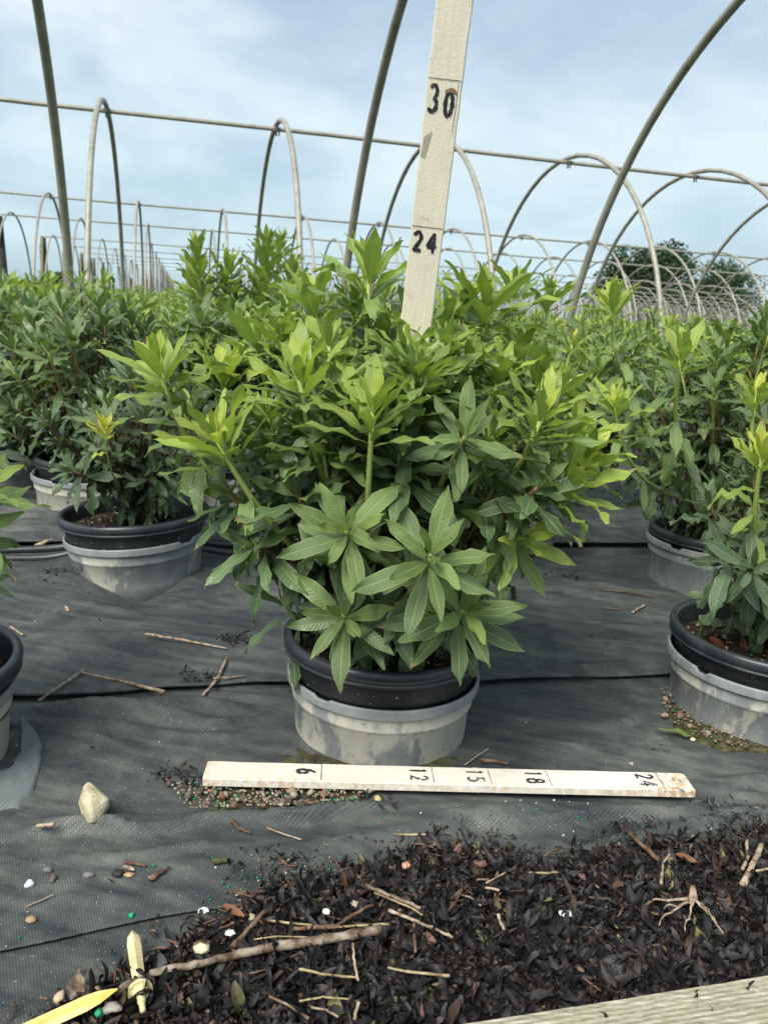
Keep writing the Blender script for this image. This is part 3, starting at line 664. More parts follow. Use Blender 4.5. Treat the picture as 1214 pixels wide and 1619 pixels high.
make_pot((POTL.x - .015, POTL.y + .08, .012), (0, math.radians(-3.5), 0), .158, .17, .134, 'tilted black pot at left holding the small dark shrub with one yellow shoot', 'grey outer pot at left, tilted, its foot coming to a point in the cloth', M_GREY2, .150, .086, 4)
PR = G(1063, 985, .14) + Vector((.15, -.005, 0)); PR.z = 0
make_pot((PR.x, PR.y, 0), (math.radians(1), 0, .8), .150, .17, .140, 'black pot cut by the right edge of the photo, brown leaves on its soil', 'grey outer pot at the right edge with pale stain streaks and grit round its foot', plastic_grey(.45, 2.), .147, .098, 8)
PM = Vector((.770, 1.845, 0))
make_pot((PM.x, PM.y, .0), (0, 0, .8), .148, .17, .150, 'black pot at right behind the one at the picture edge, under drooping dark leaves', 'dark grey outer pot on the cloth behind the right edge pot', M_GREY2, .150, .125, 12)
PE = Vector((-.600, .935, 0))
make_pot((PE.x, PE.y, 0), (0, 0, .2), .150, .17, .140, 'black pot cut by the left edge of the photo, white specks on its side', 'grey outer pot cut by the left edge, rim split open', M_GREY3, .142, .105, 17)
P3 = Vector((-.79, 2.16, 0))
make_pot((P3.x, P3.y, .02), (0, 0, .2), .150, .17, .150, 'black pot at far left behind the tilted pot', 'cream stained outer pot at far left behind the tilted pot', M_GREY3, .155, .105, 19)
make_pot((-1.12, 2.36, .02), (0, 0, .2), .145, .17, .150, 'black pot at far left, mostly hidden by the cream pot and dark leaves', 'grey outer pot at far left, behind the cream stained one', M_GREY2, .150, .10, 29)
P4 = Vector((-.46, 2.32, 0))
make_pot((P4.x, P4.y, .02), (0, 0, .2), .145, .17, .140, 'black pot half hidden between the tilted left pot and the centre shrub', 'pale outer pot half hidden between the tilted left pot and the centre shrub', M_GREY3, .146, .10, 23)
# dead leaves on the right pot's soil
def curled_leaf(L_, w_, curl, seed=0, n=8):
    vs = []; fs = []; r = random.Random(seed); y = z = 0
    for i in range(n + 1):
        t = i / n; th = curl * (t - .5); y += math.cos(th) * L_ / n; z += math.sin(th) * L_ / n; ww = w_ * (math.sin(math.pi * min(.98, max(.03, t))) ** .7)
        for u in (-1, -.4, .4, 1): vs.append((u * ww / 2, y - L_ / 2, z + abs(u) * ww * .35 + r.uniform(-.03, .03) * w_))
    for i in range(n):
        for k in range(3): a = i * 4 + k; fs.append((a, a + 1, a + 5, a + 4))
    return mesh_from(vs, fs, 'leaf')
for i, (px, py, lz, lb) in enumerate(((1180, 1025, .5, 'crumpled brown dead leaf on the right edge pot soil, the larger one'), (1133, 1016, 2.0, 'small reddish dead leaf on the right edge pot soil, left of the larger'))):
    p = G(px, py, .122); o = link('dead_leaf', curled_leaf(.045 - .012 * i, .024, 2.0, i), M_BRLEAF); o.location = p; o.rotation_euler = (.8, .5, lz); tag(o, lb, 'dead leaf')

# ------------------------------------------------------------------ neighbouring shrubs
def neighbour(name, c, label, group, specs, nfill, rad, hmin, hmax, seed, nleaf=110, dark=.0, Lf=.075, trunk=False, low=False, bright=.0):
    p = Plant(seed); r = p.r; base0 = Vector(c)
    def b(): return base0 + Vector((r.uniform(-.03, .03), r.uniform(-.03, .03), .10))
    for sp in specs:
        px, py, y, d, k = sp; p.shoot(b(), Yp(px, py, y), d, **k)
    for k in range(nfill):
        a = 2.39996 * k + r.uniform(-.4, .4); q = rad * math.sqrt((k + .5) / nfill) * r.uniform(.8, 1.1); top = hmax - (hmax - hmin) * (q / rad) ** 1.6 * r.uniform(.6, 1.2) + r.uniform(-.03, .03)
        tip = base0 + Vector((q * math.cos(a), q * math.sin(a), max(.2, top))); dd = Vector((math.cos(a) * q / rad * .6, math.sin(a) * q / rad * .6, 1))
        p.shoot(b(), tip, dd, n_ros=11, n_low=15, age=max(0, min(1, r.uniform(.55, .88) - dark + bright)), L_=Lf * r.uniform(.85, 1.15), open_=r.uniform(.42, .62), low_age=max(.05, .36 - dark * .5), spacing=.018)
    for k in range(int(nfill * .4)):
        a = r.uniform(0, 6.28); q = rad * r.uniform(.5, .95); tip = base0 + Vector((q * math.cos(a), q * math.sin(a), r.uniform(.18, .34)))
        p.shoot(b(), tip, (math.cos(a) * .7, math.sin(a) * .7, .5), n_ros=9, n_low=8, age=.28, L_=Lf, open_=.72, low_age=.1, droop=.2)
    rt = empty(name, (c[0], c[1], .10), label, 'shrub', group); p.build(rt, nleaf, low); return rt
GRP = None
NB = 'potted_shrub'
# left tilted pot: small dark shrub with one bright shoot
neighbour(NB, (POTL.x - .0, POTL.y + .07, .02), 'small dark glossy shrub with a single bright yellow shoot, in the tilted pot at left', None,
    [(165, 672, 1.47, (0, -.1, 1), dict(n_ros=15, n_low=2, ext=.06, age=1.25, L_=.044, open_=.40, low_age=.6, rad=.002)),
     (150, 700, 1.6, (-.2, -.4, .8), dict(n_ros=12, n_low=10, age=.2, L_=.062, open_=.75, low_age=.1)),
     (225, 660, 1.6, (.1, -.3, 1), dict(n_ros=12, n_low=10, age=.22, L_=.06, open_=.7, low_age=.1)),
     (245, 745, 1.6, (.4, -.4, .7), dict(n_ros=12, n_low=10, age=.25, L_=.055, open_=.7, low_age=.1)),
     (268, 775, 1.62, (.5, -.4, .5), dict(n_ros=9, n_low=8, age=.4, L_=.045, open_=.7, low_age=.1)),
     (115, 745, 1.55, (-.5, -.5, .4), dict(n_ros=11, n_low=10, age=.15, L_=.075, open_=.8, low_age=.1, droop=.3))],
    26, .19, .28, .42, 31, 200, .50, .055)
# left edge shrub (mostly outside the frame): leaves reach in at x<45
neighbour(NB, (-.600, .935, 0), 'shrub cut by the left edge, only pale leaf tips reaching into view', None,
    [(-32, 775, .86, (.6, -.1, .8), dict(n_ros=13, n_low=8, age=.72, L_=.075, open_=.6, low_age=.35)),
     (-42, 840, .86, (.6, -.2, .5), dict(n_ros=12, n_low=8, age=.5, L_=.08, open_=.7, low_age=.3)),
     (-48, 905, .88, (.5, -.2, .3), dict(n_ros=10, n_low=6, age=.45, L_=.07, open_=.8, low_age=.25, droop=.2))],
    9, .10, .26, .40, 32, 90, .1, .075)
# right edge shrub
neighbour(NB, (PR.x, PR.y, 0), 'shrub at the right edge with a bright yellow tipped shoot over dark hanging leaves', None,
    [(1205, 720, 1.06, (-.05, -.15, 1), dict(n_ros=16, n_low=22, age=1.05, L_=.062, open_=.34, low_age=.66, spacing=.011, rad=.0045)),
     (1196, 625, 1.25, (.0, -.1, 1), dict(n_ros=14, n_low=12, age=.98, L_=.06, open_=.42, low_age=.55)),
     (1150, 880, 1.08, (-.5, -.5, .4), dict(n_ros=9, n_low=6, age=.12, L_=.075, open_=.85, low_age=.06, droop=.25)),
     (1190, 900, 1.04, (-.2, -.7, .2), dict(n_ros=9, n_low=6, age=.12, L_=.065, open_=.85, low_age=.06, droop=.3))],
    18, .15, .26, .43, 33, 200, .42, .060)
# right mid shrub with tall leafy stems
neighbour(NB, (PM.x + .0, PM.y, 0), 'tall shrub at right with long yellow green stems, between centre shrub and right edge', None,
    [(1078, 560, 1.52, (.03, -.1, 1), dict(n_ros=15, n_low=24, age=.92, L_=.088, open_=.46, low_age=.42, spacing=.014, rad=.0055)),
     (968, 480, 1.75, (-.08, 0, 1), dict(n_ros=16, n_low=26, age=.93, L_=.088, open_=.42, low_age=.5, spacing=.014)),
     (972, 640, 1.50, (-.25, -.1, 1), dict(n_ros=13, n_low=16, age=.93, L_=.075, open_=.46, low_age=.42, spacing=.018, rad=.0045)),
     (1140, 600, 1.75, (.1, 0, 1), dict(n_ros=13, n_low=18, age=.6, L_=.08, open_=.5, low_age=.3))],
    32, .25, .36, .60, 34, 280, .16, .080)
# behind the left group
rows = [((P3.x, P3.y), 'dense dark shrub at far left behind the tilted pot', .27, .38, .55, .30, 41),
        ((-1.12, 2.36), 'broad dark shrub cut by the left edge, behind the cream stained pot', .29, .40, .56, .22, 47),
        ((P4.x, P4.y), 'shrub with pale green tips between the tilted left pot and the centre shrub', .24, .44, .56, .12, 42)]
for c, lb, rad, h0, h1, dk, sd_ in rows:
    neighbour(NB, (c[0], c[1], 0), lb, None, [], 38, rad, h0, h1, sd_, 170, dk, .078)
neighbour(NB, (W(2.28, .30).x, W(2.28, .30).y, 0), 'shrub directly behind the centre shrub, mostly hidden by it', None,
    [(455, 470, 2.1, (0, 0, 1), dict(n_ros=13, n_low=14, age=.8, L_=.085, open_=.46, low_age=.4))], 22, .22, .42, .56, 43, 60, .1, .08)
neighbour(NB, (W(1.67, .60).x, W(1.67, .60).y, 0), 'shrub just right of the measuring stick, behind the centre shrub', None,
    [(812, 452, 1.7, (0, 0, 1), dict(n_ros=14, n_low=16, age=.78, L_=.085, open_=.46, low_age=.4)),
     (870, 470, 1.8, (.1, 0, 1), dict(n_ros=14, n_low=16, age=.76, L_=.08, open_=.46, low_age=.4)),
     (905, 545, 1.6, (.1, 0, 1), dict(n_ros=14, n_low=10, age=1.0, L_=.045, open_=.46, low_age=.4))], 22, .22, .40, .56, 44, 120, .1, .08)
neighbour(NB, (.62, 2.5, 0), 'bushy light green shrub filling the gap between the centre shrub and the tall right one', None,
    [(925, 560, 2.4, (0, 0, 1), dict(n_ros=14, n_low=16, age=.85, L_=.085, open_=.46, low_age=.4))], 30, .29, .40, .56, 46, 130, .08, .085)
# pair of tall shoots against the sky
neighbour(NB, (-.50, 2.72, 0), 'tall shrub at left whose two leafy tops stand against the sky', None,
    [(312, 392, 2.55, (-.02, 0, 1), dict(n_ros=44, n_low=20, ext=.17, age=.84, L_=.108, open_=.42, low_age=.55, spacing=.010)),
     (420, 385, 2.65, (0, 0, 1), dict(n_ros=44, n_low=20, ext=.17, age=.84, L_=.108, open_=.42, low_age=.5, spacing=.010)),
     (360, 415, 2.6, (.1, 0, 1), dict(n_ros=30, n_low=20, ext=.12, age=.78, L_=.098, open_=.46, low_age=.4, spacing=.012)),
     (462, 425, 2.6, (.1, 0, 1), dict(n_ros=30, n_low=20, ext=.12, age=.78, L_=.098, open_=.46, low_age=.4, spacing=.012)),
     (445, 380, 2.8, (.1, 0, 1), dict(n_ros=30, n_low=20, ext=.12, age=.72, L_=.08, open_=.46, low_age=.4, spacing=.012))],
    20, .22, .46, .62, 45, 230, .05, .08)

# ------------------------------------------------------------------ the rest of the beds: prototypes, then copies
def proto(seed, nsh, rad, h0, h1, Lf, dark):
    p = Plant(seed); r = p.r; tops = []
    for k in range(nsh):
        a = 2.39996 * k; q = rad * math.sqrt((k + .5) / nsh); tz = h1 - (h1 - h0) * (q / rad) ** 1.5 + r.uniform(-.04, .04)
        p.shoot((r.uniform(-.02, .02), r.uniform(-.02, .02), .10), (q * math.cos(a), q * math.sin(a), tz), (math.cos(a) * q / rad * .5, math.sin(a) * q / rad * .5, 1),
                n_ros=11, n_low=14, age=r.uniform(.72, 1.0) - dark * .7, L_=Lf * r.uniform(.85, 1.15), open_=r.uniform(.42, .6), low_age=.34 - dark * .4, spacing=.019)
    for k in range(9):
        a = .7 * k + r.uniform(-.2, .2); q = rad * r.uniform(.7, 1.08)
        p.shoot((0, 0, .10), (q * math.cos(a), q * math.sin(a), r.uniform(.22, .38)), (math.cos(a) * .6, math.sin(a) * .6, .6), n_ros=10, n_low=9, age=r.uniform(.3, .5), L_=Lf, open_=.65, low_age=.2)
    me = p.bake(range(len(p.leaves)), True); me.materials.append(M_LEAF)
    sm = MB()
    for pts, rd, ag in p.stems[:7]: sm.tube(pts[::2], rd, 4, False)
    sme = sm.mesh('stems'); t = np.full((len(sm.v), 4), .35); a = sme.attributes.new('tint', 'FLOAT_COLOR', 'POINT'); a.data.foreach_set('color', t.astype(np.float32).reshape(-1)); sme.materials.append(M_STEM)
    return me, sme
PRO = [proto(60 + i, 16 + i, .26, .42 + .02 * (i % 3), .56 + .015 * (i % 4), .082, (.0, .08, .16, .03, .1)[i]) for i in range(5)]
ADJ = ('lime tipped', 'mid green', 'dark green', 'bright green', 'dusky green')
rp = random.Random(77); cnt = 0; first_pots = 0
taken = [(.62, 2.5), (-.5, 2.72), (-1.12, 2.36), (P3.x, P3.y), (P4.x, P4.y), (PM.x, PM.y), (W(2.28, .30).x, W(2.28, .30).y), (W(1.67, .60).x, W(1.67, .60).y), (POTL.x, POTL.y + .07)]
def infov(x, y, pad):
    return y > .3 and abs(x) < (y + .0) * .475 + pad
pots_mesh = None
ORD = ['leftmost', 'second', 'third', 'fourth', 'fifth', 'sixth', 'seventh', 'eighth', 'ninth', 'tenth', 'eleventh', 'twelfth', 'thirteenth', 'fourteenth', 'fifteenth', 'sixteenth', 'seventeenth', 'eighteenth']
def place_plants(D, vs, where, ordn=False):
    global cnt
    no = 0
    for v in vs:
        q = W(D, v); x, y = q.x + rp.uniform(-.04, .04), q.y + rp.uniform(-.04, .04)
        if not infov(x, y, .35) or cnt >= 285: continue
        if any(math.hypot(x - a, y - b) < .34 for a, b in taken): continue
        k = rp.randrange(5); s_ = rp.uniform(.88, 1.12)
        me, sme = PRO[k]
        o = bpy.data.objects.new('potted_shrub', me if False else None); C.objects.link(o); o.location = (x, y, 0); o.rotation_euler = (0, 0, rp.uniform(0, 6.28)); o.scale = (s_, s_, s_ * rp.uniform(.95, 1.08))
        f = bpy.data.objects.new('foliage', me); C.objects.link(f); f.parent = o; f['kind'] = 'stuff'
        if D < 10: g = bpy.data.objects.new('stem', sme); C.objects.link(g); g.parent = o
        lab = 'leafy green shrub standing in the %s' % where
        if ordn: lab = 'leafy shrub, %s%s, in the %s' % (ORD[min(no, 17)], '' if no == 0 else ' from the left', where)
        tag(o, lab, 'shrub', 'shrubs in the %s' % where)
        cnt += 1; no += 1
for k in range(2, 6):
    D = 1.06 + .61 * k; off = .285 + (.28 if k % 2 else 0)
    place_plants(D, [off + .63 * j for j in range(-6, 9)], ('third row of the near bed', 'fourth row of the near bed', 'fifth row of the near bed', 'last row of the near bed')[k - 2], True)
place_plants(1.72, [1.9, 2.5], 'second row at far right')
for bi, (D0_, n_) in enumerate(((4.95, 6), (11.6, 6), (15.8, 6))):
    for k in range(n_):
        place_plants(D0_ + .62 * k, [-3.0 + .63 * j + (.3 if k % 2 else 0) for j in range(0, 40)], ('%s row under the second hoop frame' % ('front', 'second', 'third', 'fourth', 'fifth', 'rear')[k]) if bi == 0 else '%s row under the %s hoop frame' % (('front', 'second', 'third', 'fourth', 'fifth', 'rear')[k], ('', 'third', 'fourth')[bi]), bi == 0)
# beyond: one mass of plants in rows out to the horizon
V0, F0, U0_ = TPLL[0]
bulk = Plant(99); rb = bulk.r
for D in [8.2, 9.0, 9.8, 10.6] + [19.6 + .9 * i for i in range(40)] + [56 + 1.8 * i for i in range(34)]:
    st = .35 + D * .014; v = -8 - D * .1 if D > 0 else 0
    v = -3.2 if D < 60 else -3.2
    while v < D * .95:
        q = W(D + rb.uniform(-.2, .2), v)
        if infov(q.x, q.y, .5):
            nl = 7; sc = .11 + D * .0018
            for k in range(nl):
                a = rb.uniform(0, 6.28); inc = rb.uniform(.2, 1.2)
                bulk.leaves.append((q + Vector((rb.uniform(-.25, .25), rb.uniform(-.25, .25), rb.uniform(.36, .56))), Vector((math.cos(a) * math.sin(inc), math.sin(a) * math.sin(inc), math.cos(inc))), Vector((0, 0, 1)), sc * rb.uniform(.8, 1.3), rb.uniform(.25, .8), rb.randrange(NT), 0))
        v += st * rb.uniform(.7, 1.3)
me = bulk.bake(range(len(bulk.leaves)), True); o = link('far_plants', me, M_LEAF); tag(o, 'mass of low green plants filling the far beds to the horizon', 'plants', None, 'stuff')
print('bulk leaves', len(bulk.leaves), 'copies', cnt)

# ------------------------------------------------------------------ hoop house frames
HW, HA, HN = 1.862, 1.909, 2.0
def hoop_mesh(rad, n=6, seg=26):
    mb = MB(); pts = []
    for i in range(seg + 1):
        th = math.pi * i / seg; c, s_ = math.cos(th), math.sin(th)
        pts.append(W(-c * HW, 0, s_ * HA - (.05 if i in (0, seg) else 0)))
    mb.tube(pts, rad, n); return mb.mesh('hoop')
H_NEAR = hoop_mesh(.0185, 14, 48); H_MID = hoop_mesh(.0185, 8, 30); H_FAR = hoop_mesh(.019, 5, 20)
for h_ in (H_NEAR, H_MID, H_FAR): h_.materials.append(M_PIPE)
cl_ = MB(); cl_.box((0, 0, 0), (.05, .05, .02)); cl_.tube([(0, 0, -.045), (0, 0, .012)], .008, 6); cl_.tube([(.022, 0, -.04), (.022, 0, .012)], .006, 6)
cl_me = cl_.mesh('clamp', False); cl_me.materials.append(M_CLAMP)
def house(D, v0, vmin, vmax, label, level):
    rt = empty('hoop_house_frame', W(D, vmin, 0), label, 'hoop frame'); base = W(D, vmin, 0)
    pm = MB(); L_ = vmax - vmin; n = max(2, int(L_ / 2)); pts = []
    for i in range(n + 1):
        v = vmin - .15 + (L_ + .3) * i / n; pts.append(W(0, v - vmin, HA - .036 + .006 * math.sin(v * 1.7 + D)))
    pm.tube(pts, .0165, 10 if level < 2 else 6); pm.build('purlin', M_PIPE, rt)
    ks = range(math.ceil((vmin - v0) / 1.22 - .01), int((vmax - v0) / 1.22) + 1); far = MB()
    rr_ = random.Random(int(D * 10))
    for k in ks:
        v = v0 + k * 1.22 - vmin
        if level < 3:
            o = link('hoop', (H_NEAR, H_MID, H_FAR)[level], None, rt); o.location = W(0, v, 0); o.rotation_euler = (rr_.uniform(-.004, .004), rr_.uniform(-.006, .006), rr_.uniform(-.01, .01))
            if level < 2:
                c = link('clamp', cl_me, None, o); c.location = (0, 0, HA - .038); c.rotation_euler = (0, 0, -AZ)
        else:
            pp = []
            for i in range(13):
                th = math.pi * i / 12; pp.append(W(-math.cos(th) * HW, v, math.sin(th) * HA))
            far.tube(pp, .02 + .00018 * D, 3, False)
    if level >= 3: o = far.build('hoops', M_PIPE, rt); tag(o, kind='stuff')
    return rt
house(2.273, -.466, -3.0, 4.5, 'nearest pipe hoop frame, its three thick hoops running out of the top of the picture', 0)
house(6.80, -.521, -2.97, 11.4, 'second hoop frame, whose ridge pipe runs across the upper picture behind the measuring stick', 1)
house(13.39, -1.828, -3.1, 16.5, 'third hoop frame, its ridge pipe crossing at the height of the number 24', 1)
house(17.4, -3.05, -3.1, 20, 'fourth hoop frame, starting at the far left with green end posts', 2)
Ds = [23.7, 28.0, 32.4, 36.8, 41.2, 47.5, 52, 57, 62, 68, 74, 80, 87, 95, 104, 113]
for i, D in enumerate(Ds):
    house(D, -3.2, -3.25, D * .98 + 2, '%s hoop frame from the camera, one of the thin ones receding to the horizon' % ('', 'sixth', 'seventh', 'eighth', 'ninth', 'tenth', 'eleventh', 'twelfth', 'thirteenth', 'fourteenth', 'fifteenth', 'sixteenth', 'seventeenth', 'eighteenth', 'nineteenth', 'farthest')[i] if i > 0 else 'fifth hoop frame, small, with a pair of dark end posts under its first hoop', 2 if i < 3 else 3)
    if i > 0: bpy.data.objects[-1] if False else None
for o in C.objects:
    if o.name.startswith('hoop_house_frame') and 'one of the thin' in str(o.get('label', '')): o['group'] = 'far hoop frames'
# end posts: dark legs with a board between them
def end_frame(D, v, label, s=1.0):
    rt = empty('end_post_frame', W(D, v, 0), label, 'end frame')
    def bar(d0, z0, d1, z1, r_, name, mt, dv=0):
        mb = MB(); mb.tube([W(d0, dv, z0), W(d1, dv, z1)], r_, 4); return mb.build(name, mt, rt, False)
    bar(-.62, -.02, -.16, HA - .05, .045, 'post', M_BOARD); bar(.62, -.02, .16, HA - .06, .045, 'post', M_POST)
    bar(-.25, -.02, -.10, 1.2, .03, 'brace', M_POST, .02); bar(.2, .9, .28, 1.5, .07, 'post_sleeve', M_POST, -.03)
    mb = MB(); mb.box(W(.02, -.04, 1.48), (.5, .04, .34), Matrix.Rotation(-AZ + math.pi / 2, 3, 'Z')); mb.build('end_board', M_BOARD, rt, False)
end_frame(17.4, -3.3, 'dark end posts with a board between, nearest and leftmost pair of end posts')
end_frame(23.7, -3.45, 'dark pair of end posts just right of the nearest pair, left of the thick hoop')
for i, D in enumerate((28.0, 32.4, 36.8, 41.2)): end_frame(D, -3.45, ('small dark end posts behind the thick left hoop', 'tiny end posts right of the thick left hoop, nearer of the two', 'tiny end posts far down the left line of hoops', 'faintest end posts of the left line of hoops')[i])

# ------------------------------------------------------------------ trees
def tree(px, py_top, y, wpx, label, seed):
    r = random.Random(seed); T = Yp(px, py_top, y); H = T.z; Wd = wpx / FPX * y
    rt = empty('broadleaf_tree', (T.x, y, 0), label, 'tree'); mb = MB(); mb.tube([(0, 0, 0), (.05 * H, 0, .25 * H), (0, 0, .6 * H)], [.06 * H, .045 * H, .02 * H], 8); mb.build('trunk', M_BARK, rt)
    for k in range(6):
        a = k * 1.05 + r.uniform(-.3, .3); mb = MB(); mb.tube([(.03 * H, 0, .25 * H), (math.cos(a) * Wd * .2, math.sin(a) * Wd * .15, .5 * H), (math.cos(a) * Wd * .36, math.sin(a) * Wd * .25, .68 * H)], [.025 * H, .015 * H, .006 * H], 6); mb.build('limb', M_BARK, rt)
    cs = []
    for k in range(44):
        a = r.uniform(0, 6.28); q = math.sqrt(r.random()); z = r.uniform(.10, .90); rr_ = Wd * .5 * (1 - max(0, (z - .45)) ** 1.6 * 1.5)
        cs.append((math.cos(a) * q * rr_, math.sin(a) * q * rr_ * .8, z * H, Wd * r.uniform(.13, .22), r.uniform(.6, 1.3)))
    n = 17000; rg = np.random.default_rng(seed); V = np.zeros((n, 4, 3)); Tn = np.zeros((n, 4, 4))
    for i in range(n):
        c = cs[int(rg.integers(len(cs)))]; d = rg.normal(size=3); d /= np.linalg.norm(d); q = rg.random() ** .35
        p = np.array(c[:3]) + d * c[3] * q * np.array([1.15, 1.1, .8]); s_ = H * .019 * rg.uniform(.6, 1.5)
        a = rg.normal(size=3); a /= np.linalg.norm(a); b = np.cross(a, rg.normal(size=3)); b /= np.linalg.norm(b)
        V[i] = [p - a * s_, p - b * s_ * .6, p + a * s_, p + b * s_ * .6]; g = c[4] * rg.uniform(.7, 1.3); Tn[i] = (.046 * g, .085 * g, .034 * g, 1)
    F = np.arange(n * 4).reshape(n, 4); me = np_mesh('crown', V.reshape(-1, 3), F, False, None, Tn.reshape(-1, 4)); link('crown', me, M_TREE, rt)
tree(1028, 376, 100, 128, 'taller dark oak like tree at right, left of its wider neighbour', 1)
tree(1130, 416, 104, 130, 'lower wide dark tree at right, beyond the hoops', 2)
tree(972, 440, 120, 60, 'small low dark tree left of the taller one', 3)
for i, (px, pt, y, wd) in enumerate(((152, 436, 120, 10), (176, 432, 120, 9), (208, 438, 122, 9), (232, 442, 125, 10), (98, 428, 110, 26))):
    tree(px, pt, y, wd, ('tiny dark tree far left, beside thin hoops', 'tiny pointed tree on the left horizon, tallest of the tiny ones', 'tiny tree on the left horizon near the edge on hoops', 'rightmost tiny tree of the left horizon', 'small rounded far tree between the dark end posts and the thick hoop')[i], 10 + i)

# ------------------------------------------------------------------ measuring sticks
def stroke(mb, pts, wd, z, wv=.15, seed=0):
    r = random.Random(seed); pts = [Vector((a, b, 0)) for a, b in pts]; n = len(pts); b0 = len(mb.v)
    for i, p in enumerate(pts):
        t = (pts[min(i + 1, n - 1)] - pts[max(i - 1, 0)]).normalized(); q = Vector((-t.y, t.x, 0)); k = wd * .5 * (1 + r.uniform(-wv, wv)) * (.75 if i in (0, n - 1) else 1)
        for s_, zz_ in ((1, z), (-1, z)): mb.v.append((p.x + q.x * k * s_, p.y + q.y * k * s_, zz_))
    for i in range(n - 1): a = b0 + 2 * i; mb.f.append((a + 1, a, a + 2, a + 3)[::-1])
    # thin sides
def arc(cx, cy, rx, ry, a0, a1, n=12):
    return [(cx + rx * math.cos(math.radians(a0 + (a1 - a0) * i / n)), cy + ry * math.sin(math.radians(a0 + (a1 - a0) * i / n))) for i in range(n + 1)]
DIG = {
 '0': [arc(.5, .5, .30, .45, 75, 285), arc(.5, .5, .30, .45, -75, 75)],
 '1': [[(.45, .02), (.47, .5), (.5, .98)], [(.3, .8), (.5, .96)]],
 '2': [arc(.45, .72, .30, .25, 165, -35) + [(.45, .32), (.12, .05)], [(.10, .06), (.5, .07), (.85, .06)]],
 '3': [arc(.42, .74, .30, .23, 150, -85), arc(.40, .27, .36, .25, 88, -150)],
 '4': [[(.62, .98), (.35, .6), (.05, .30)], [(.05, .30), (.5, .31), (.95, .33)], [(.66, 1.0), (.65, .5), (.62, .0)]],
 '5': [[(.8, .95), (.25, .93), (.22, .55)], arc(.42, .32, .34, .27, 120, -140)],
 '6': [arc(.48, .30, .30, .27, 0, 360, 16), [(.2, .36), (.3, .7), (.65, .98)]],
 '8': [arc(.48, .73, .24, .22, 0, 360, 14), arc(.48, .27, .32, .26, 0, 360, 16)]}
def digit(ch, h, w_, thick, seed):
    mb = MB()
    for i, st in enumerate(DIG[ch]): stroke(mb, [(a * w_, b * h) for a, b in st], thick, .00012 * i, .25, seed + i)
    return mb
# tall stick: face in local XZ (front -Y)
def tall():
    wd, th = .0381, .019
    P24 = Yp(676, 359, 1.0); P30 = Yp(704, 125, .966); ax = (P30 - P24).normalized()
    base = P24 - ax * .60; xv = (Vector((math.cos(.05), math.sin(-.06), 0))); xv = (xv - ax * xv.dot(ax)).normalized(); yv = ax.cross(xv)  # yv away from camera
    if yv.y < 0: yv = -yv
    rt = bpy.data.objects.new('measuring_stick', None); C.objects.link(rt)
    M = Matrix((xv, yv, ax)).transposed().to_4x4(); M.translation = base; rt.matrix_world = M
    tag(rt, 'tall ivory painted measuring stick standing upright in the centre shrub, marked 24 and 30', 'measuring stick')
    Hh = 1.10; bm = bmesh.new(); n = 90
    rings = []
    for i in range(n + 1):
        z = Hh * i / n; j = lambda s_: .0007 * noise.noise(Vector((z * 60, s_, 3))) + .0005 * noise.noise(Vector((z * 200, s_, 7))); e = .0012
        prof = [(-wd / 2 + e, 0), (wd / 2 - e, 0), (wd / 2, e), (wd / 2, th - e), (wd / 2 - e, th), (-wd / 2 + e, th), (-wd / 2, th - e), (-wd / 2, e)]
        rings.append([bm.verts.new((x + (j(1) if x > 0 else j(2)), y, z)) for x, y in prof])
    for a, b in zip(rings[:-1], rings[1:]):
        for k in range(8): bm.faces.new((a[k], a[(k + 1) % 8], b[(k + 1) % 8], b[k]))
    bm.faces.new(rings[0][::-1]); bm.faces.new(rings[-1]); me = bpy.data.meshes.new('stick_body'); bm.to_mesh(me); bm.free(); link('stick_body', me, M_TALL, rt)
    def put(mb, name, x, z, mt, dy=-.0006):
        me = mb.mesh(name, False); o = link(name, me, mt, rt); o.location = (x, dy, z); o.rotation_euler = (math.pi / 2, 0, 0); return o
    for z0, chs, s0 in ((.60, '24', 0), (.7524, '30', 7)):
        mb = MB(); stroke(mb, [(-wd / 2 + .001 + .0363 * i / 6, 0 + (.0003 * (i % 2))) for i in range(7)], .0009, 0, .3, s0); put(mb, 'mark_line', 0, z0, M_LINE)
        hgt = .0225 if chs == '24' else .027
        for i, ch in enumerate(chs):
            o = put(digit(ch, hgt, .0125, .0042, s0 + i), 'digit', -.0155 + i * .0165 + (.0 if chs == '24' else -.0005), z0 - .0055 - hgt - (.004 * i if chs == '30' else 0), M_INK)
    mb = MB(); stroke(mb, arc(0.008, 0, .006, .004, 170, 10, 6), .004, 0, .4, 3); put(mb, 'worn_patch', .0, .7524 - .0135, M_RUST, -.0009)
    mb = MB(); mb.add([(-.012, 0, 0), (-.004, .006, 0), (-.006, -.006, 0), (-.009, -.022, 0), (-.014, -.02, 0)], [(0, 4, 3, 2, 1)]); put(mb, 'worn_patch', -.0035, .695, noisy('bare_grey_wood', [(.3, (.28, .26, .21)), (.7, (.40, .38, .31))], 120, .8, .2), -.0005)
    mb = MB(); stroke(mb, arc(0, 0, .0025, .0025, 0, 330, 10), .0006, 0, .3, 3); put(mb, 'nail_dent', -.001, .865, M_LINE)
    # box border round the 30
    mb = MB(); stroke(mb, [(0, 0), (.0002, -.03), (-.0003, -.05)], .0006, 0, .5, 3); put(mb, 'mark_line', .0145, .7524, M_LINE, -.0008)
tall()
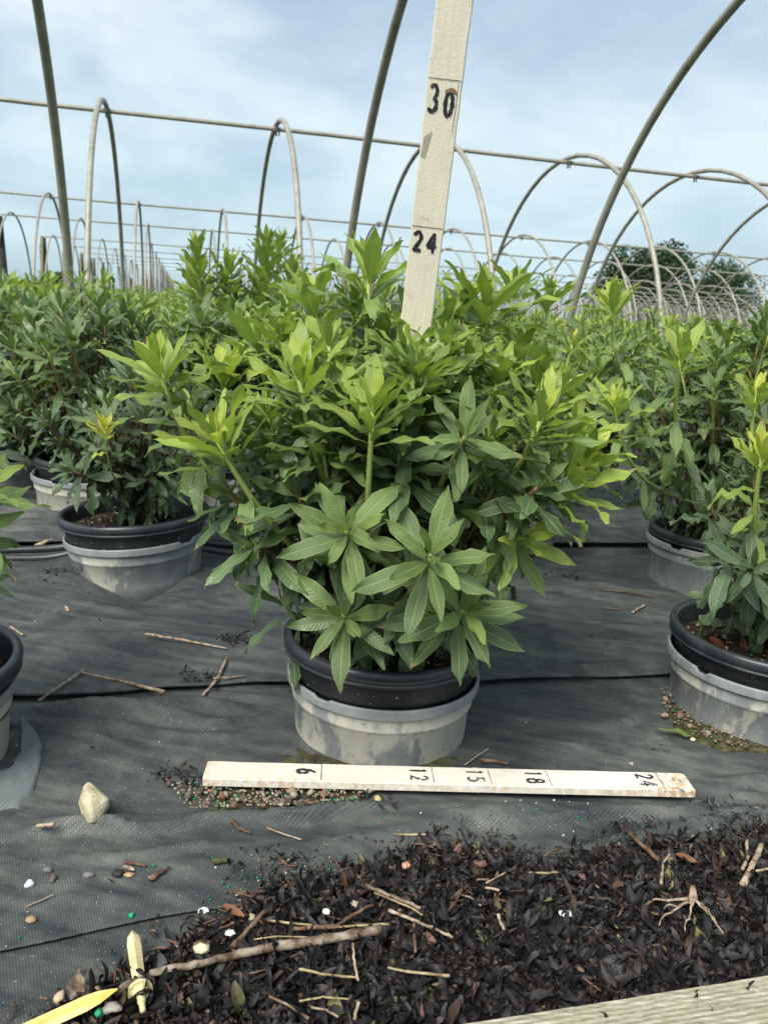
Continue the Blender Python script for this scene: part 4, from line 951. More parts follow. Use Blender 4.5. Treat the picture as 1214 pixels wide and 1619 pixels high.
# ruler lying on the ground
def ruler():
    zt = .022; A = G(320, 1252, .006); Bp = G(1097, 1269, .008); ln = (Bp - A).length; xd = (Bp - A).normalized(); yd = Vector((-xd.y, xd.x, 0))
    rt = bpy.data.objects.new('wooden_ruler', None); C.objects.link(rt); M = Matrix((xd, yd, Vector((0, 0, 1)))).transposed().to_4x4(); M.translation = A + Vector((0, 0, .008)); rt.matrix_world = M
    rt.rotation_mode = 'XYZ'
    tag(rt, 'white painted wooden ruler lying flat on the ground cloth, inches marked 6 to 24', 'ruler')
    wd = .0405; th = .0105; bm = bmesh.new(); n = 110; rings = []; ll = ln
    for i in range(n + 1):
        x = ll * i / n; e = .0015; j = lambda s_: .0006 * noise.noise(Vector((x * 22, s_, 3)))
        ex = 0
        if i == 0: ex = .0
        sc = .96 if i in (0, n) else 1
        prof = [(0, 0), (wd, 0), (wd, th - e), (wd - e, th), (e, th), (0, th - e)]
        rings.append([bm.verts.new((x + (.0012 * noise.noise(Vector((y * 200, z * 200, i))) if i in (0, n) else 0), y * sc + .02 * (1 - sc) + j(y * 9) * (1 if z > .004 else .3), z * (1 if z == 0 else sc) + (j(z + y * 3) * .6 if z else 0))) for y, z in prof])
    for a, b in zip(rings[:-1], rings[1:]):
        for k in range(6): bm.faces.new((a[k], b[k], b[(k + 1) % 6], a[(k + 1) % 6])[::-1])
    bm.faces.new(rings[0]); bm.faces.new(rings[-1][::-1]); bmesh.ops.recalc_face_normals(bm, faces=bm.faces)
    me = bpy.data.meshes.new('ruler_body'); bm.to_mesh(me); bm.free(); link('ruler_body', me, M_RULER, rt)
    def xa(px):    # px along the ruler -> local x
        p = G(px, 1240, .02); return (p - A).dot(xd)
    for px, chs in ((507, '6'), (685, '12'), (775, '15'), (868, '18'), (1042, '24')):
        x = xa(px); mb = MB(); stroke(mb, [(0, .001 + .0385 * i / 6) for i in range(7)], .0009, 0, .3, px); o = link('mark_line', mb.mesh('l', False), M_LINE, rt); o.location = (x, 0, th + .0009)
        for i, ch in enumerate(chs):
            hh = .023 if chs != '6' else .024; mb = digit(ch, hh, .0135, .0032 if ch != '6' else .0042, px + i)
            o = link('digit', mb.mesh('digit', False), M_INKFADE if (chs, i) in (('15', 1), ('12', 1), ('24', 1)) else M_INK, rt)
            o.rotation_euler = (0, 0, -math.pi / 2)
            y = (.0345 if chs != '6' else .027) - i * .0165; o.location = (x - .007 - hh, y, th + .0009)
ruler()

# ------------------------------------------------------------------ grooved board at the lower right
def board():
    D0_, v0 = UV(*G(720, 1619, .034)[:2])[0], -.15; rt = empty('grooved_board', W(D0_, v0, .0), 'weathered grooved decking board crossing the bottom right corner', 'board')
    top = .034; prof = [(0, -.05), (0, top - .004), (.002, top)]; y = .002
    for i in range(11):
        y += .0024; prof += [(y, top), (y + .0005, top - .0026), (y + .0021, top - .0026)]; y += .0027; prof += [(y, top)]
    prof += [(y + .006, top), (y + .0075, top - .012), (y + .009, top - .012), (y + .0105, top - .001), (y + .03, top - .001), (y + .03, -.05)]
    mb = MB(); n = 60; m_ = len(prof)
    for i in range(n + 1):
        v = 1.2 * i / n
        for k, (d, z) in enumerate(prof):
            q = W(-d + .0009 * noise.noise(Vector((v * 30, d * 50, 0))), v); mb.v.append((q.x, q.y, z + (.0008 * noise.noise(Vector((v * 40, d * 300, 5))) if z > 0 else 0)))
    for i in range(n):
        for k in range(m_ - 1): a = i * m_ + k; mb.f.append((a, a + m_, a + m_ + 1, a + 1)[::-1])
    o = mb.build('board', M_DECK, rt, False)
board()

# ------------------------------------------------------------------ litter bed
MUL = [G(*p) for p in ((60, 1640), (100, 1598), (170, 1560), (262, 1515), (300, 1480), (352, 1462), (400, 1425), (440, 1398), (520, 1392), (580, 1378), (650, 1362), (700, 1348), (760, 1356), (850, 1372), (930, 1362), (985, 1340), (1060, 1345), (1130, 1345), (1190, 1322), (1260, 1318), (1400, 1330), (1500, 1640), (900, 1720), (300, 1720))]
def inside(poly, x, y):
    c = False; n = len(poly)
    for i in range(n):
        a, b = poly[i], poly[i - 1]
        if (a.y > y) != (b.y > y) and x < (b.x - a.x) * (y - a.y) / (b.y - a.y) + a.x: c = not c
    return c
def edge_d(poly, x, y):
    p = Vector((x, y, 0)); best = 9
    for i in range(len(poly)):
        a, b = poly[i], poly[i - 1]; a2 = Vector((a.x, a.y, 0)); ab = Vector((b.x - a.x, b.y - a.y, 0)); t = max(0, min(1, (p - a2).dot(ab) / ab.length_squared)); best = min(best, (p - a2 - ab * t).length)
    return best
def lit_h(x, y):
    d = edge_d(MUL, x, y); return ground_h(x, y) + .007 + .007 * smooth(0, .09, d) + .004 * noise.noise(Vector((x * 14, y * 14, 0)))
vs = []; fs = []; idx = {}; x0, x1, y0, y1, st = -.45, 1.05, .28, .95, .012
for i in range(int((x1 - x0) / st)):
    for j in range(int((y1 - y0) / st)):
        x, y = x0 + i * st, y0 + j * st
        if inside(MUL, x, y): idx[(i, j)] = len(vs); vs.append((x, y, lit_h(x, y)))
for (i, j), a in idx.items():
    if (i + 1, j) in idx and (i, j + 1) in idx and (i + 1, j + 1) in idx: fs.append((a, idx[(i + 1, j)], idx[(i + 1, j + 1)], idx[(i, j + 1)]))
tag(link('soil_bed', mesh_from(vs, fs, 'soil_bed'), M_SOIL), kind='structure')
def strip_leaf(seed):
    """curled blade, unit length"""
    r = random.Random(seed); n = 5; V = []; F = []; y = z = x = 0; c = r.uniform(-2.6, 2.6); s_ = r.uniform(-1.2, 1.2); tw = r.uniform(-1.5, 1.5); w_ = r.uniform(.08, .20); rl = r.uniform(.2, 1.2)
    for i in range(n + 1):
        t = i / n; y += math.cos(c * t) / n; z += math.sin(c * t) / n * .8; x += s_ * t / n * .5; ww = w_ * math.sin(math.pi * (.08 + .86 * t)) ** .8; a = tw * t
        for u in (-1, 0, 1):
            lx = u * ww; lz = abs(u) * ww * rl; V.append((x + lx * math.cos(a) - lz * math.sin(a), y - .4, z + lx * math.sin(a) + lz * math.cos(a)))
    for i in range(n):
        for k in range(2): a = i * 3 + k; F.append((a, a + 1, a + 4, a + 3))
    return np.array(V), np.array(F)
SL = [strip_leaf(i) for i in range(24)]
def litter(pts, name, label, seed, lmin=.008, lmax=.036, cols=None, tilt=.36):
    r = random.Random(seed); Vs = []; Fs = []; Ts = []; b = 0
    for (x, y, z) in pts:
        V, F = SL[r.randrange(24)]; L_ = r.uniform(lmin, lmax); q = Quaternion((r.gauss(0, .3), r.gauss(0, .3), 1), r.uniform(0, 6.28)) @ Quaternion((1, 0, 0), r.gauss(0, tilt)) @ Quaternion((0, 1, 0), r.gauss(0, tilt * 1.9))
        M = np.array(q.to_matrix()) * L_; Vs.append(V @ M.T + np.array((x, y, z))); Fs.append(F + b); b += len(V); k = r.random(); g = r.uniform(.5, 1.5)
        c = (.0165 * g, .0150 * g, .0155 * g) if k < .91 else ((.036 * g, .022 * g, .017 * g) if k < .965 else ((.11 * g, .065 * g, .05 * g) if k < .985 else (.10 * g, .10 * g, .045 * g)))
        Ts.append(np.tile(list(c) + [1.], (len(V), 1)))
    me = np_mesh(name, np.vstack(Vs), np.vstack(Fs), True, None, np.vstack(Ts)); o = link(name, me, M_LITTER)
    if label: tag(o, label, 'litter', None, 'stuff')
    return o
pts = []; r = random.Random(3)
while len(pts) < 16000:
    x, y = r.uniform(-.36, .75), r.uniform(.46, .93)
    if not inside(MUL, x, y): continue
    if UV(x, y)[0] < .50: continue
    d = edge_d(MUL, x, y)
    if d < .03 and r.random() < .45: continue
    pts.append((x, y, lit_h(x, y) + r.uniform(0, .009) * smooth(0, .05, d)))
litter(pts, 'leaf_litter', 'dark rotting leaf litter heaped over the ground in front of the cloth edge', 5)
# crumbs, bark fines and thin straws among and beyond the litter
it = []; rz_ = random.Random(21)
while len(it) < 2600:
    x, y = rz_.uniform(-.36, .75), rz_.uniform(.50, 1.0)
    ins = inside(MUL, x, y); d = edge_d(MUL, x, y)
    if not ins and (d > .05 or rz_.random() < d / .05): continue
    if UV(x, y)[0] < .56: continue
    if ins and d > .06 and rz_.random() < .55: continue
    z = lit_h(x, y) + rz_.uniform(.002, .011) if ins else ground_h(x, y) + .0065; g = rz_.uniform(.5, 1.5); s_ = rz_.uniform(.0007, .0030) * (1 if ins else .7); left = x < .12
    c = rz_.choice(((.05, .033, .022), (.09, .06, .04), (.025, .02, .017), (.14, .10, .07))) if left or rz_.random() < .3 else (.02, .018, .018)
    it.append(((x, y, z), (s_ * rz_.uniform(1, 2.6), s_, s_ * .6), rz_.uniform(0, 3.1), tuple(k_ * g for k_ in c)))
tag(link('bark_crumbs', blobs(it), M_PEB), 'brown bark crumbs and fines thinning out from the litter onto the cloth', 'bark crumbs', None, 'stuff')
mb = MB(); n_ = 0
while n_ < 150:
    x, y = rz_.uniform(-.30, .62), rz_.uniform(.58, .90)
    if not inside(MUL, x, y) or (x > .15 and rz_.random() < .6) or UV(x, y)[0] < .6: continue
    a = rz_.gauss(.1, .9); l_ = rz_.uniform(.012, .045); z = lit_h(x, y) + rz_.uniform(.006, .014); q = Vector((math.cos(a), math.sin(a), rz_.uniform(-.15, .15))); w_ = Vector((-q.y, q.x, 0)) * rz_.uniform(-.12, .12)
    P0 = Vector((x, y, z)); mb.tube([P0 - q * l_ / 2, P0 + w_ * l_, P0 + q * l_ / 2], rz_.uniform(.0005, .0012), 4); n_ += 1
o = mb.build('straw_bits', M_BRTWIG); tag(o, 'thin broken stalks strewn through the dark litter', 'broken stalks', None, 'stuff')
# scattered bits on the cloth
pts = []
for _ in range(520):
    x, y = r.uniform(-.7, .9), r.uniform(.62, 1.6); pts.append((x, y, ground_h(x, y) + .0185 if UV(x, y)[0] > 1.18 else ground_h(x, y) + .008))
litter(pts[:150], 'scattered_litter', 'small dark leaf scraps strewn over the ground cloth', 8, .004, .011, None, .1)
def clump(px, py, n, rad, z=.012, lab=None):
    c = G(px, py, 0); q = []
    for _ in range(n): a = r.uniform(0, 6.28); k = rad * math.sqrt(r.random()); x, y = c.x + k * math.cos(a) * 1.7, c.y + k * math.sin(a); q.append((x, y, ground_h(x, y) + z + r.uniform(0, .006)))
    o = litter(q, 'litter_clump', None, int(px), .005, .018, None, .14); tag(o, lab, 'litter', None, 'stuff')
for i, (px, py, n, rad, lb) in enumerate(((374, 1032, 60, .018, 'dark root debris where two pale twigs meet, left of the pot'), (312, 1092, 45, .018, 'dark debris under the short lower twig, left of the pot'), (278, 1240, 60, .018, 'dark leaf debris at the left end of the ruler'),
        (890, 928, 26, .03, 'dark scraps on the cloth right of the shrub'), (95, 928, 30, .03, 'dark scraps left of the tilted pot'), (590, 1285, 16, .02, 'dark scrap below the middle of the ruler'), (990, 1330, 40, .02, 'dark scraps at the upper edge of the litter bed, lower right'), (1040, 795, 200, .12, 'dark mulch behind the right pots'), (60, 785, 160, .09, 'brown crumbly mulch beside the cream pot at far left'), (1150, 1310, 40, .03, 'dark scraps at the right edge above the litter bed'), (430, 1392, 60, .03, 'dark litter spilling on the cloth edge, left'), (745, 1350, 60, .03, 'dark litter spilling on the cloth edge, middle'))):
    clump(px, py, n, rad, .010 if py > 1110 else .036 if py < 870 else .021, lb)
# soil patches
pt = strip_patch('gravel_patch', [G(*p) for p in ((262, 1246), (330, 1220), (410, 1194), (462, 1176), (500, 1188), (640, 1200), (735, 1188), (775, 1198), (760, 1210), (640, 1255), (610, 1270), (500, 1290), (400, 1299), (300, 1301), (280, 1272))], .003, M_MOSS, '', '')
root_p = tag(pt, 'mossy grit with pink pebbles showing through the cloth below the ruler', 'gravel')
it = []; rg = random.Random(9)
PC = ((.24, .14, .10), (.30, .23, .17), (.17, .15, .12), (.32, .27, .20), (.21, .11, .075), (.13, .10, .07), (.38, .34, .26), (.08, .065, .04))
polyg = [G(*p) for p in ((262, 1246), (330, 1250), (500, 1262), (600, 1262), (560, 1284), (400, 1298), (300, 1298), (280, 1270))]
def in_p(poly):
    xs = [p.x for p in poly]; ys = [p.y for p in poly]
    while True:
        x, y = rg.uniform(min(xs), max(xs)), rg.uniform(min(ys), max(ys))
        if inside(poly, x, y): return x, y
for _ in range(420):
    x, y = in_p(polyg); s_ = rg.uniform(.0007, .0021); k = rg.random()
    it.append(((x, y, ground_h(x, y) + .0125), (s_ * rg.uniform(1, 1.4), s_, s_ * .8), rg.uniform(0, 3), GREEN if k < .07 else rg.choice(PC) if k < .8 else (.24, .22, .18)))
o = link('grit', blobs(it), M_PEB, pt); tag(o, kind='stuff')
V0_, F0_ = ico(); PEBM = []
for k in range(14):
    g_ = np.random.default_rng(k); V = V0_ * (1 + g_.uniform(-.22, .22, (12, 1))) * np.array([1.25, 1, .75]); c = PC[k % len(PC)]
    me = np_mesh('pebble', V, F0_, True, None, np.tile(list(c) + [1.], (12, 1))); me.materials.append(M_PEB); PEBM.append(me)
def peb_in(parent, n, s0, s1, zz_=.0115):
    for _ in range(n):
        x, y = in_p(polyg); o = link('pebble', PEBM[rg.randrange(14)], None, parent); s_ = rg.uniform(s0, s1); o.scale = (s_, s_, s_); o.location = (x, y, ground_h(x, y) + zz_ + s_ * .25); o.rotation_euler = (rg.uniform(-.4, .4), rg.uniform(-.4, .4), rg.uniform(0, 6))
peb_in(pt, 50, .0024, .0052)
# grit round the right pot
p2 = strip_patch('gravel_patch', [G(*p) for p in ((1044, 1100), (1066, 1090), (1090, 1140), (1150, 1165), (1230, 1180), (1300, 1190), (1250, 1202), (1160, 1196), (1100, 1185), (1050, 1150))], .007, M_MOSS, '', '')
tag(p2, 'mossy grit round the foot of the right edge pot', 'gravel'); it = []; polyg = [G(*p) for p in ((1044, 1100), (1066, 1095), (1090, 1140), (1150, 1170), (1214, 1182), (1240, 1198), (1160, 1192), (1100, 1182), (1050, 1150))]
for _ in range(200):
    x, y = in_p(polyg); s_ = rg.uniform(.0006, .0023); k = rg.random(); it.append(((x, y, ground_h(x, y) + .0145), (s_ * 1.3, s_, s_ * .8), rg.uniform(0, 3), (0, .12, .05) if k < .10 else tuple(c_ * .75 for c_ in rg.choice(PC))))
o = link('grit', blobs(it), M_PEB, p2); tag(o, kind='stuff')
peb_in(p2, 14, .003, .006)
# fertiliser prills and white specks over the cloth and the litter
it = []
for _ in range(230):
    k = rg.random()
    if k < .45: px, py = rg.gauss(450, 60), rg.gauss(1405, 22)
    elif k < .6: px, py = rg.gauss(800, 50), rg.gauss(1290, 16)
    elif k < .75: px, py = rg.uniform(0, 1214), rg.uniform(1300, 1600)
    else: px, py = rg.uniform(0, 1100), rg.uniform(960, 1330)
    q = G(px, py); z = lit_h(q.x, q.y) + .006 if inside(MUL, q.x, q.y) else ground_h(q.x, q.y) + (.0175 if UV(q.x, q.y)[0] > 1.19 else .0065)
    s_ = rg.uniform(.0007, .0017); kk = rg.random()
    it.append(((q.x, q.y, z), (s_, s_, s_), 0, GREEN if kk < .40 else (.42, .42, .38) if kk < .75 else (.16, .09, .07)))
tag(link('fertiliser_prills', blobs(it), M_PEB), 'green and white fertiliser grains sprinkled over cloth and litter', 'fertiliser', None, 'stuff')

# ------------------------------------------------------------------ hoses
for i, (dz, lb) in enumerate(((0, 'black irrigation hose, the nearer of two crossing behind the centre pot'), (.034, 'black irrigation hose, the farther of two crossing behind the centre pot'))):
    mb = MB(); pts_ = []
    for k in range(60):
        v = -1.6 + (1.75 + .0) * k / 59; q = W(1.872 + dz + .004 * math.sin(v * 5 + i), v); pts_.append((q.x, q.y, ground_h(q.x, q.y) + .020 + .002 * math.sin(v * 3)))
    mb.tube(pts_, .009, 10); tag(mb.build('hose', M_HOSE), lb, 'hose')

# ------------------------------------------------------------------ twigs, stones, small things
def gz(px, py, lift):
    q = G(px, py)
    for _ in range(2):
        z = (lit_h(q.x, q.y) + .016) if inside(MUL, q.x, q.y) else ground_h(q.x, q.y) + (.0165 if UV(q.x, q.y)[0] > 1.19 else .005)
        q = G(px, py, z + lift)
    return q
def twig(ptsx, r0, r1, mt, label, cat='twig', name='dry_twig', lift=.004, group=None):
    P = [gz(a, b, lift) for a, b in ptsx]; out = []; rr_ = random.Random(int(ptsx[0][0] * 7 + ptsx[0][1]))
    for i in range(len(P) - 1):
        m_ = 7
        for k in range(m_ if i < len(P) - 2 else m_ + 1):
            t = k / m_; q = P[i].lerp(P[i + 1], t); out.append(q + Vector((rr_.uniform(-1, 1), rr_.uniform(-1, 1), rr_.uniform(-.5, 1))) * r0 * .22)
    need = max([0] + [ground_h(q.x, q.y) + (.0165 if UV(q.x, q.y)[0] > 1.19 else .005) + r0 * .5 - q.z for q in out if not inside(MUL, q.x, q.y)])
    for q in out: q.z += need
    sc_ = .72 if ptsx[0][1] > 1390 else .9
    mb = MB(); n = len(out); mb.tube(out, [sc_ * (r0 + (r1 - r0) * i / (n - 1)) * rr_.uniform(.86, 1.14) for i in range(n)], 7); o = mb.build(name, mt); tag(o, label, cat, group); return o
T_ = [
 ([(226, 1002), (300, 1014), (360, 1026)], .0028, .0018, M_TWIG, 'long pale twig left of the pot, upper one ending in dark debris'),
 ([(358, 1042), (345, 1072), (321, 1100)], .003, .0026, M_TWIG, 'short pale twig left of the pot slanting down from the dark debris'),
 ([(338, 1083), (388, 1079)], .0018, .0022, M_TWIG, 'short level twig left of the pot crossing the slanting one'),
 ([(135, 1059), (95, 1085), (61, 1108)], .0026, .0024, M_TWIG, 'pale twig at left slanting down to the left, joined to a longer one'),
 ([(126, 1072), (190, 1086), (260, 1104)], .0018, .0032, M_TWIG, 'pale twig at left running down to the right above the rumpled cloth'),
 ([(17, 992), (36, 1005)], .0022, .0018, M_TWIG, 'tiny pale twig near the left edge beside a rim'),
 ([(58, 1307), (85, 1304)], .0026, .0026, M_TWIG, 'stubby pink twig piece left below the cream rock'),
 ([(239, 1538), (320, 1524), (400, 1505), (500, 1489), (603, 1471)], .0042, .0068, M_BIGTWIG, 'thickest branch, lying across the litter bed'),
 ([(367, 1498), (395, 1468), (420, 1440)], .0036, .0030, M_BRTWIG, 'knobbly brown twig at the left of the litter bed'),
 ([(424, 1456), (520, 1467), (615, 1462)], .0018, .0016, M_STRAW, 'long yellow stalk above the thick branch'),
 ([(401, 1486), (440, 1481), (500, 1483)], .0010, .0010, M_STRAW, 'thin curved straw just above the thick branch'),
 ([(578, 1401), (620, 1418), (665, 1437)], .0030, .0022, M_BIGTWIG, 'grey stick at the top of the litter bed, slanting right'),
 ([(592, 1412), (650, 1436), (668, 1448)], .0016, .0012, M_STRAW, 'thin stalk just under the grey stick'),
 ([(615, 1440), (665, 1460), (716, 1483)], .0024, .0020, M_TWIG, 'pale stick right of the thick branch, pointing down right'),
 ([(462, 1469), (530, 1466), (560, 1446), (590, 1431)], .0030, .0022, M_BRTWIG, 'brown forked stick lying just above the thick branch'),
 ([(655, 1458), (656, 1506)], .0020, .0022, M_BRTWIG, 'short upright brown twig right of the branch end'),
 ([(558, 1493), (560, 1520), (566, 1552)], .0016, .0018, M_TWIG, 'twig pointing down below the thick branch'),
 ([(473, 1533), (510, 1541), (566, 1547)], .0018, .0014, M_STRAW, 'yellow stalk below the thick branch, left'),
 ([(613, 1531), (650, 1538), (710, 1544)], .0016, .0020, M_STRAW, 'yellow stalk below the thick branch, right'),
 ([(473, 1584), (510, 1577), (551, 1581)], .0012, .0012, M_STRAW, 'thin straw near the bottom edge, left of centre'),
 ([(492, 1594), (515, 1597), (535, 1609)], .0013, .0013, M_TWIG, 'short straw at the bottom edge, lowest of the litter bed'),
 ([(426, 1576), (460, 1592), (488, 1611)], .0016, .0018, M_BIGTWIG, 'grey twig near the bottom edge slanting right'),
 ([(422, 1309), (450, 1320), (477, 1328)], .0010, .0012, M_TWIG, 'thin stalk on the cloth below the gravel patch'),
 ([(620, 1325), (650, 1326), (681, 1325)], .0013, .0013, M_STRAW, 'thin level straw on the cloth above the litter bed'),
 ([(671, 1345), (696, 1330)], .0024, .0020, M_TWIG, 'stubby light twig on the cloth above the litter bed'),
 ([(768, 1397), (800, 1380)], .0012, .0012, M_TWIG, 'small light twig at the upper edge of the litter, right of centre'),
 ([(768, 1404), (790, 1408)], .0020, .0020, M_TWIG, 'small level white twig piece in the litter, right of centre'),
 ([(728, 1415), (745, 1420), (760, 1433)], .0010, .0010, M_TWIG, 'fine curved twig in the middle of the litter'),
 ([(787, 1446), (797, 1472)], .0022, .0022, M_TWIG, 'short stubby twig standing in the litter middle right'),
 ([(977, 1304), (1010, 1332), (1044, 1363)], .0030, .0026, M_BRTWIG, 'thick brown twig lying from cloth into the litter at right'),
 ([(1061, 1348), (1048, 1366), (1045, 1398)], .0015, .0018, M_TWIG, 'curved pale twig hooking upward at right'),
 ([(1205, 1335), (1190, 1368), (1175, 1400)], .0034, .0042, M_TWIG, 'stout pale twig near the right edge'),
 ([(1180, 1330), (1182, 1355), (1174, 1375)], .0022, .0020, M_TWIG, 'crooked twig beside the stout one near the right edge'),
 ([(1195, 1378), (1216, 1374)], .0014, .0014, M_TWIG, 'thin twig touching the right edge'),
 ([(835, 1380), (862, 1381), (889, 1379)], .0012, .0012, M_STRAW, 'thin tan straw at the upper litter edge'),
 ([(920, 1545), (955, 1572)], .0012, .0012, M_BRTWIG, 'dark thin twig in the litter near the board'),
 ([(560, 1612), (567, 1586)], .0020, .0022, M_TWIG, 'light stub at the bottom edge of the litter'),
 ([(960, 798), (1020, 800), (1062, 806)], .0020, .0020, M_TWIG, 'pale twig on the mulch behind, right of the centre shrub'),
 ([(0, 850), (50, 846), (100, 842)], .0022, .0016, M_TWIG, 'long pinkish stalk at far left before the cream pot'),
 ([(58, 868), (72, 862), (86, 858)], .0060, .0040, M_TWIG, 'pale stub of wood at far left above the hoses'),
 ([(1000, 968), (1018, 957)], .0028, .0028, M_TWIG, 'short pale twig on the cloth before the right pots'),
 ([(950, 961), (980, 963)], .0016, .0012, M_BRTWIG, 'dark short twig beside the pale one before the right pots'),
 ([(950, 932), (1000, 937), (1040, 944)], .0020, .0014, M_BRTWIG, 'long dark twig on the cloth before the right pots'),
 ([(735, 1210), (755, 1195), (772, 1184)], .0012, .0010, M_TWIG, 'thin curved twig against the foot of the centre pot, right'),
 ([(760, 1202), (780, 1204), (803, 1208)], .0034, .0028, M_BRTWIG, 'brown stub behind the ruler, right of the centre pot'),
 ([(336, 1363), (355, 1362), (362, 1360)], .0036, .0026, noisy('mossy_bark', [(.3, (.05, .06, .025)), (.7, (.14, .16, .07))], 80, .8, .2), 'mossy green stick piece on the lower cloth'),
 ([(197, 1363), (215, 1366), (230, 1370)], .0022, .0012, M_BRTWIG, 'dark flat twig over two tan leaf pieces on the lower cloth'),
 ([(238, 1390), (255, 1380), (268, 1372)], .0038, .0010, M_BRTWIG, 'pointed brown bark scrap on the lower cloth'),
 ([(443, 1357), (455, 1368), (468, 1370)], .0022, .0012, M_BRTWIG, 'curved red brown scrap on the lower cloth'),
 ([(41, 1434), (62, 1426), (84, 1415)], .0012, .0008, M_TWIG, 'fine twig with a dark leaf on the lower left cloth'),
 ([(367, 1298), (375, 1308), (396, 1318)], .0030, .0014, M_BRTWIG, 'dark curled scrap under the gravel patch')]
_seen = set()
for a in T_: twig(*a)
# radial root hub
hub = empty('dry_root_hub', gz(1095, 1424, .012), 'dry pale root hub with arms spread out like a star on the litter', 'root')
def arm(pp, r0, r1):
    o0 = hub.location; P = [gz(a, b, .006) for a, b in pp]; P[0] = o0.copy(); out = []
    for i in range(len(P) - 1):
        for k in range(5): out.append(P[i].lerp(P[i + 1], k / 4) - o0 + Vector((0, 0, .002 * math.sin(k))))
    mb = MB(); n = len(out); mb.tube([p + Vector((.0012 * math.sin(i * 2.3), .0012 * math.cos(i * 1.7), 0)) for i, p in enumerate(out)], [(.62 * (r0 + (r1 - r0) * i / (n - 1))) * (1 + .18 * math.sin(i * 2.1)) for i in range(n)], 6); mb.build('root_arm', M_TWIG, hub)
for pp, r0 in (([(1096, 1422), (1055, 1424), (1020, 1427)], .0030), ([(1096, 1424), (1070, 1434), (1048, 1434)], .0018), ([(1094, 1426), (1065, 1440), (1040, 1460)], .0020), ([(1096, 1428), (1090, 1450), (1081, 1470)], .0022), ([(1098, 1424), (1120, 1445), (1141, 1473)], .0024), ([(1099, 1420), (1112, 1432), (1132, 1462)], .0018)): arm(pp, r0, .0011)
mb = MB(); mb.tube([(-.004, -.003, -.002), (0, 0, .004), (.001, .007, .012)], [.003, .0048, .0022], 7); mb.build('root_crown', M_TWIG, hub)
# stones and shells
def stone(px, py, sx, sy, sz, col, label, name='pebble', cat='stone', sub=2, seed=0, rot=0, jit=.26):
    bm = bmesh.new(); bmesh.ops.create_icosphere(bm, subdivisions=sub, radius=1); q = gz(px, py, 0)
    for v in bm.verts:
        n_ = noise.noise(v.co * 1.7 + Vector((seed * 3.1, 0, 0))) ; v.co *= 1 + jit * 2.2 * n_; v.co = Vector((v.co.x * sx, v.co.y * sy, v.co.z * sz))
    me = bpy.data.meshes.new(name); bm.to_mesh(me); bm.free(); me.polygons.foreach_set('use_smooth', [True] * len(me.polygons))
    if isinstance(col, tuple):
        a = me.attributes.new('tint', 'FLOAT_COLOR', 'POINT'); a.data.foreach_set('color', np.tile(list(col) + [1.], (len(me.vertices), 1)).astype(np.float32).reshape(-1)); col = M_PEB
    o = link(name, me, col); o.location = q + Vector((0, 0, sz * .55)); o.rotation_euler = (0, 0, rot); return tag(o, label, cat)
for a in ((75, 1378, .0055, .0042, .003, (.16, .15, .15), 'grey pebble on the lower left cloth, nearest the white shell piece'), (84, 1392, .0035, .0055, .003, (.12, .10, .09), 'small dark oval pebble at lower left below the grey one'),
          (140, 1386, .0062, .0042, .003, (.17, .15, .16), 'flat grey angular stone on the lower left cloth'), (187, 1384, .0058, .0044, .004, (.02, .02, .018), 'round black pebble on the lower cloth'),
          (204, 1385, .0052, .0036, .002, (.40, .28, .16), 'tan flat pebble beside the black one'), (47, 1401, .004, .0055, .0035, (.70, .70, .66), 'white pebble on the lower left cloth'),
          (94, 1580, .0048, .0062, .0035, (.48, .38, .24), 'tan oval pebble at the bottom left edge of the litter'), (320, 1504, .0078, .0058, .004, (.55, .48, .32), 'flat cream pebble above the thick branch'),
          (642, 1372, .0052, .0046, .004, (.50, .26, .18), 'round salmon pink pebble at the top of the litter bed'), (516, 1445, .0042, .0034, .003, (.72, .72, .70), 'small white pebble above the yellow stalk'),
          (561, 1433, .0042, .0042, .0035, (.30, .26, .2), 'round grey tan pebble above the white one in the litter'), (893, 1446, .0072, .0042, .002, (.72, .74, .74), 'white chip in the right part of the litter bed'),
          (365, 1477, .0058, .0036, .002, (.66, .70, .66), 'white shell chip at the left of the litter bed'), (117, 1398, .0, .0, .0, None, None),
          (49, 1457, .0052, .004, .003, (.34, .24, .14), 'tan chip on the lower left cloth by the seam'), (177, 1596, .0082, .0052, .003, (.26, .24, .21), 'grey lichened stone beside the sword shaped stake'),
          (156, 1606, .0034, .0034, .0034, (.01, .22, .10), 'green fertiliser bead by the yellow stake at the bottom'), (208, 1450, .0028, .0028, .0028, (.01, .28, .13), 'single green bead on the cloth above the lower seam'),
          (398, 1453, .0038, .0034, .003, (.32, .28, .2), 'small round tan pebble at the left edge of litter'), (758, 1368, .008, .005, .004, (.12, .06, .05), 'dark red brown bark chip at the upper litter edge'),
          (857, 1190, .0, .0, .0, None, None), (1095, 1171, .0042, .003, .003, (.50, .42, .32), 'cream pebble in the grit by the fallen leaf'), (478, 1212, .0, 0, 0, None, None),
          (998, 1209, .0036, .0030, .002, (.34, .30, .22), 'little tan pebble on cloth just behind the right half of the ruler'), (597, 1265, .0056, .0056, .0035, (.45, .40, .20), 'yellowish round pebble against the front of the ruler')):
    if a[5] is None: continue
    stone(a[0], a[1], a[2], a[3], a[4], a[5], a[6], seed=a[0])
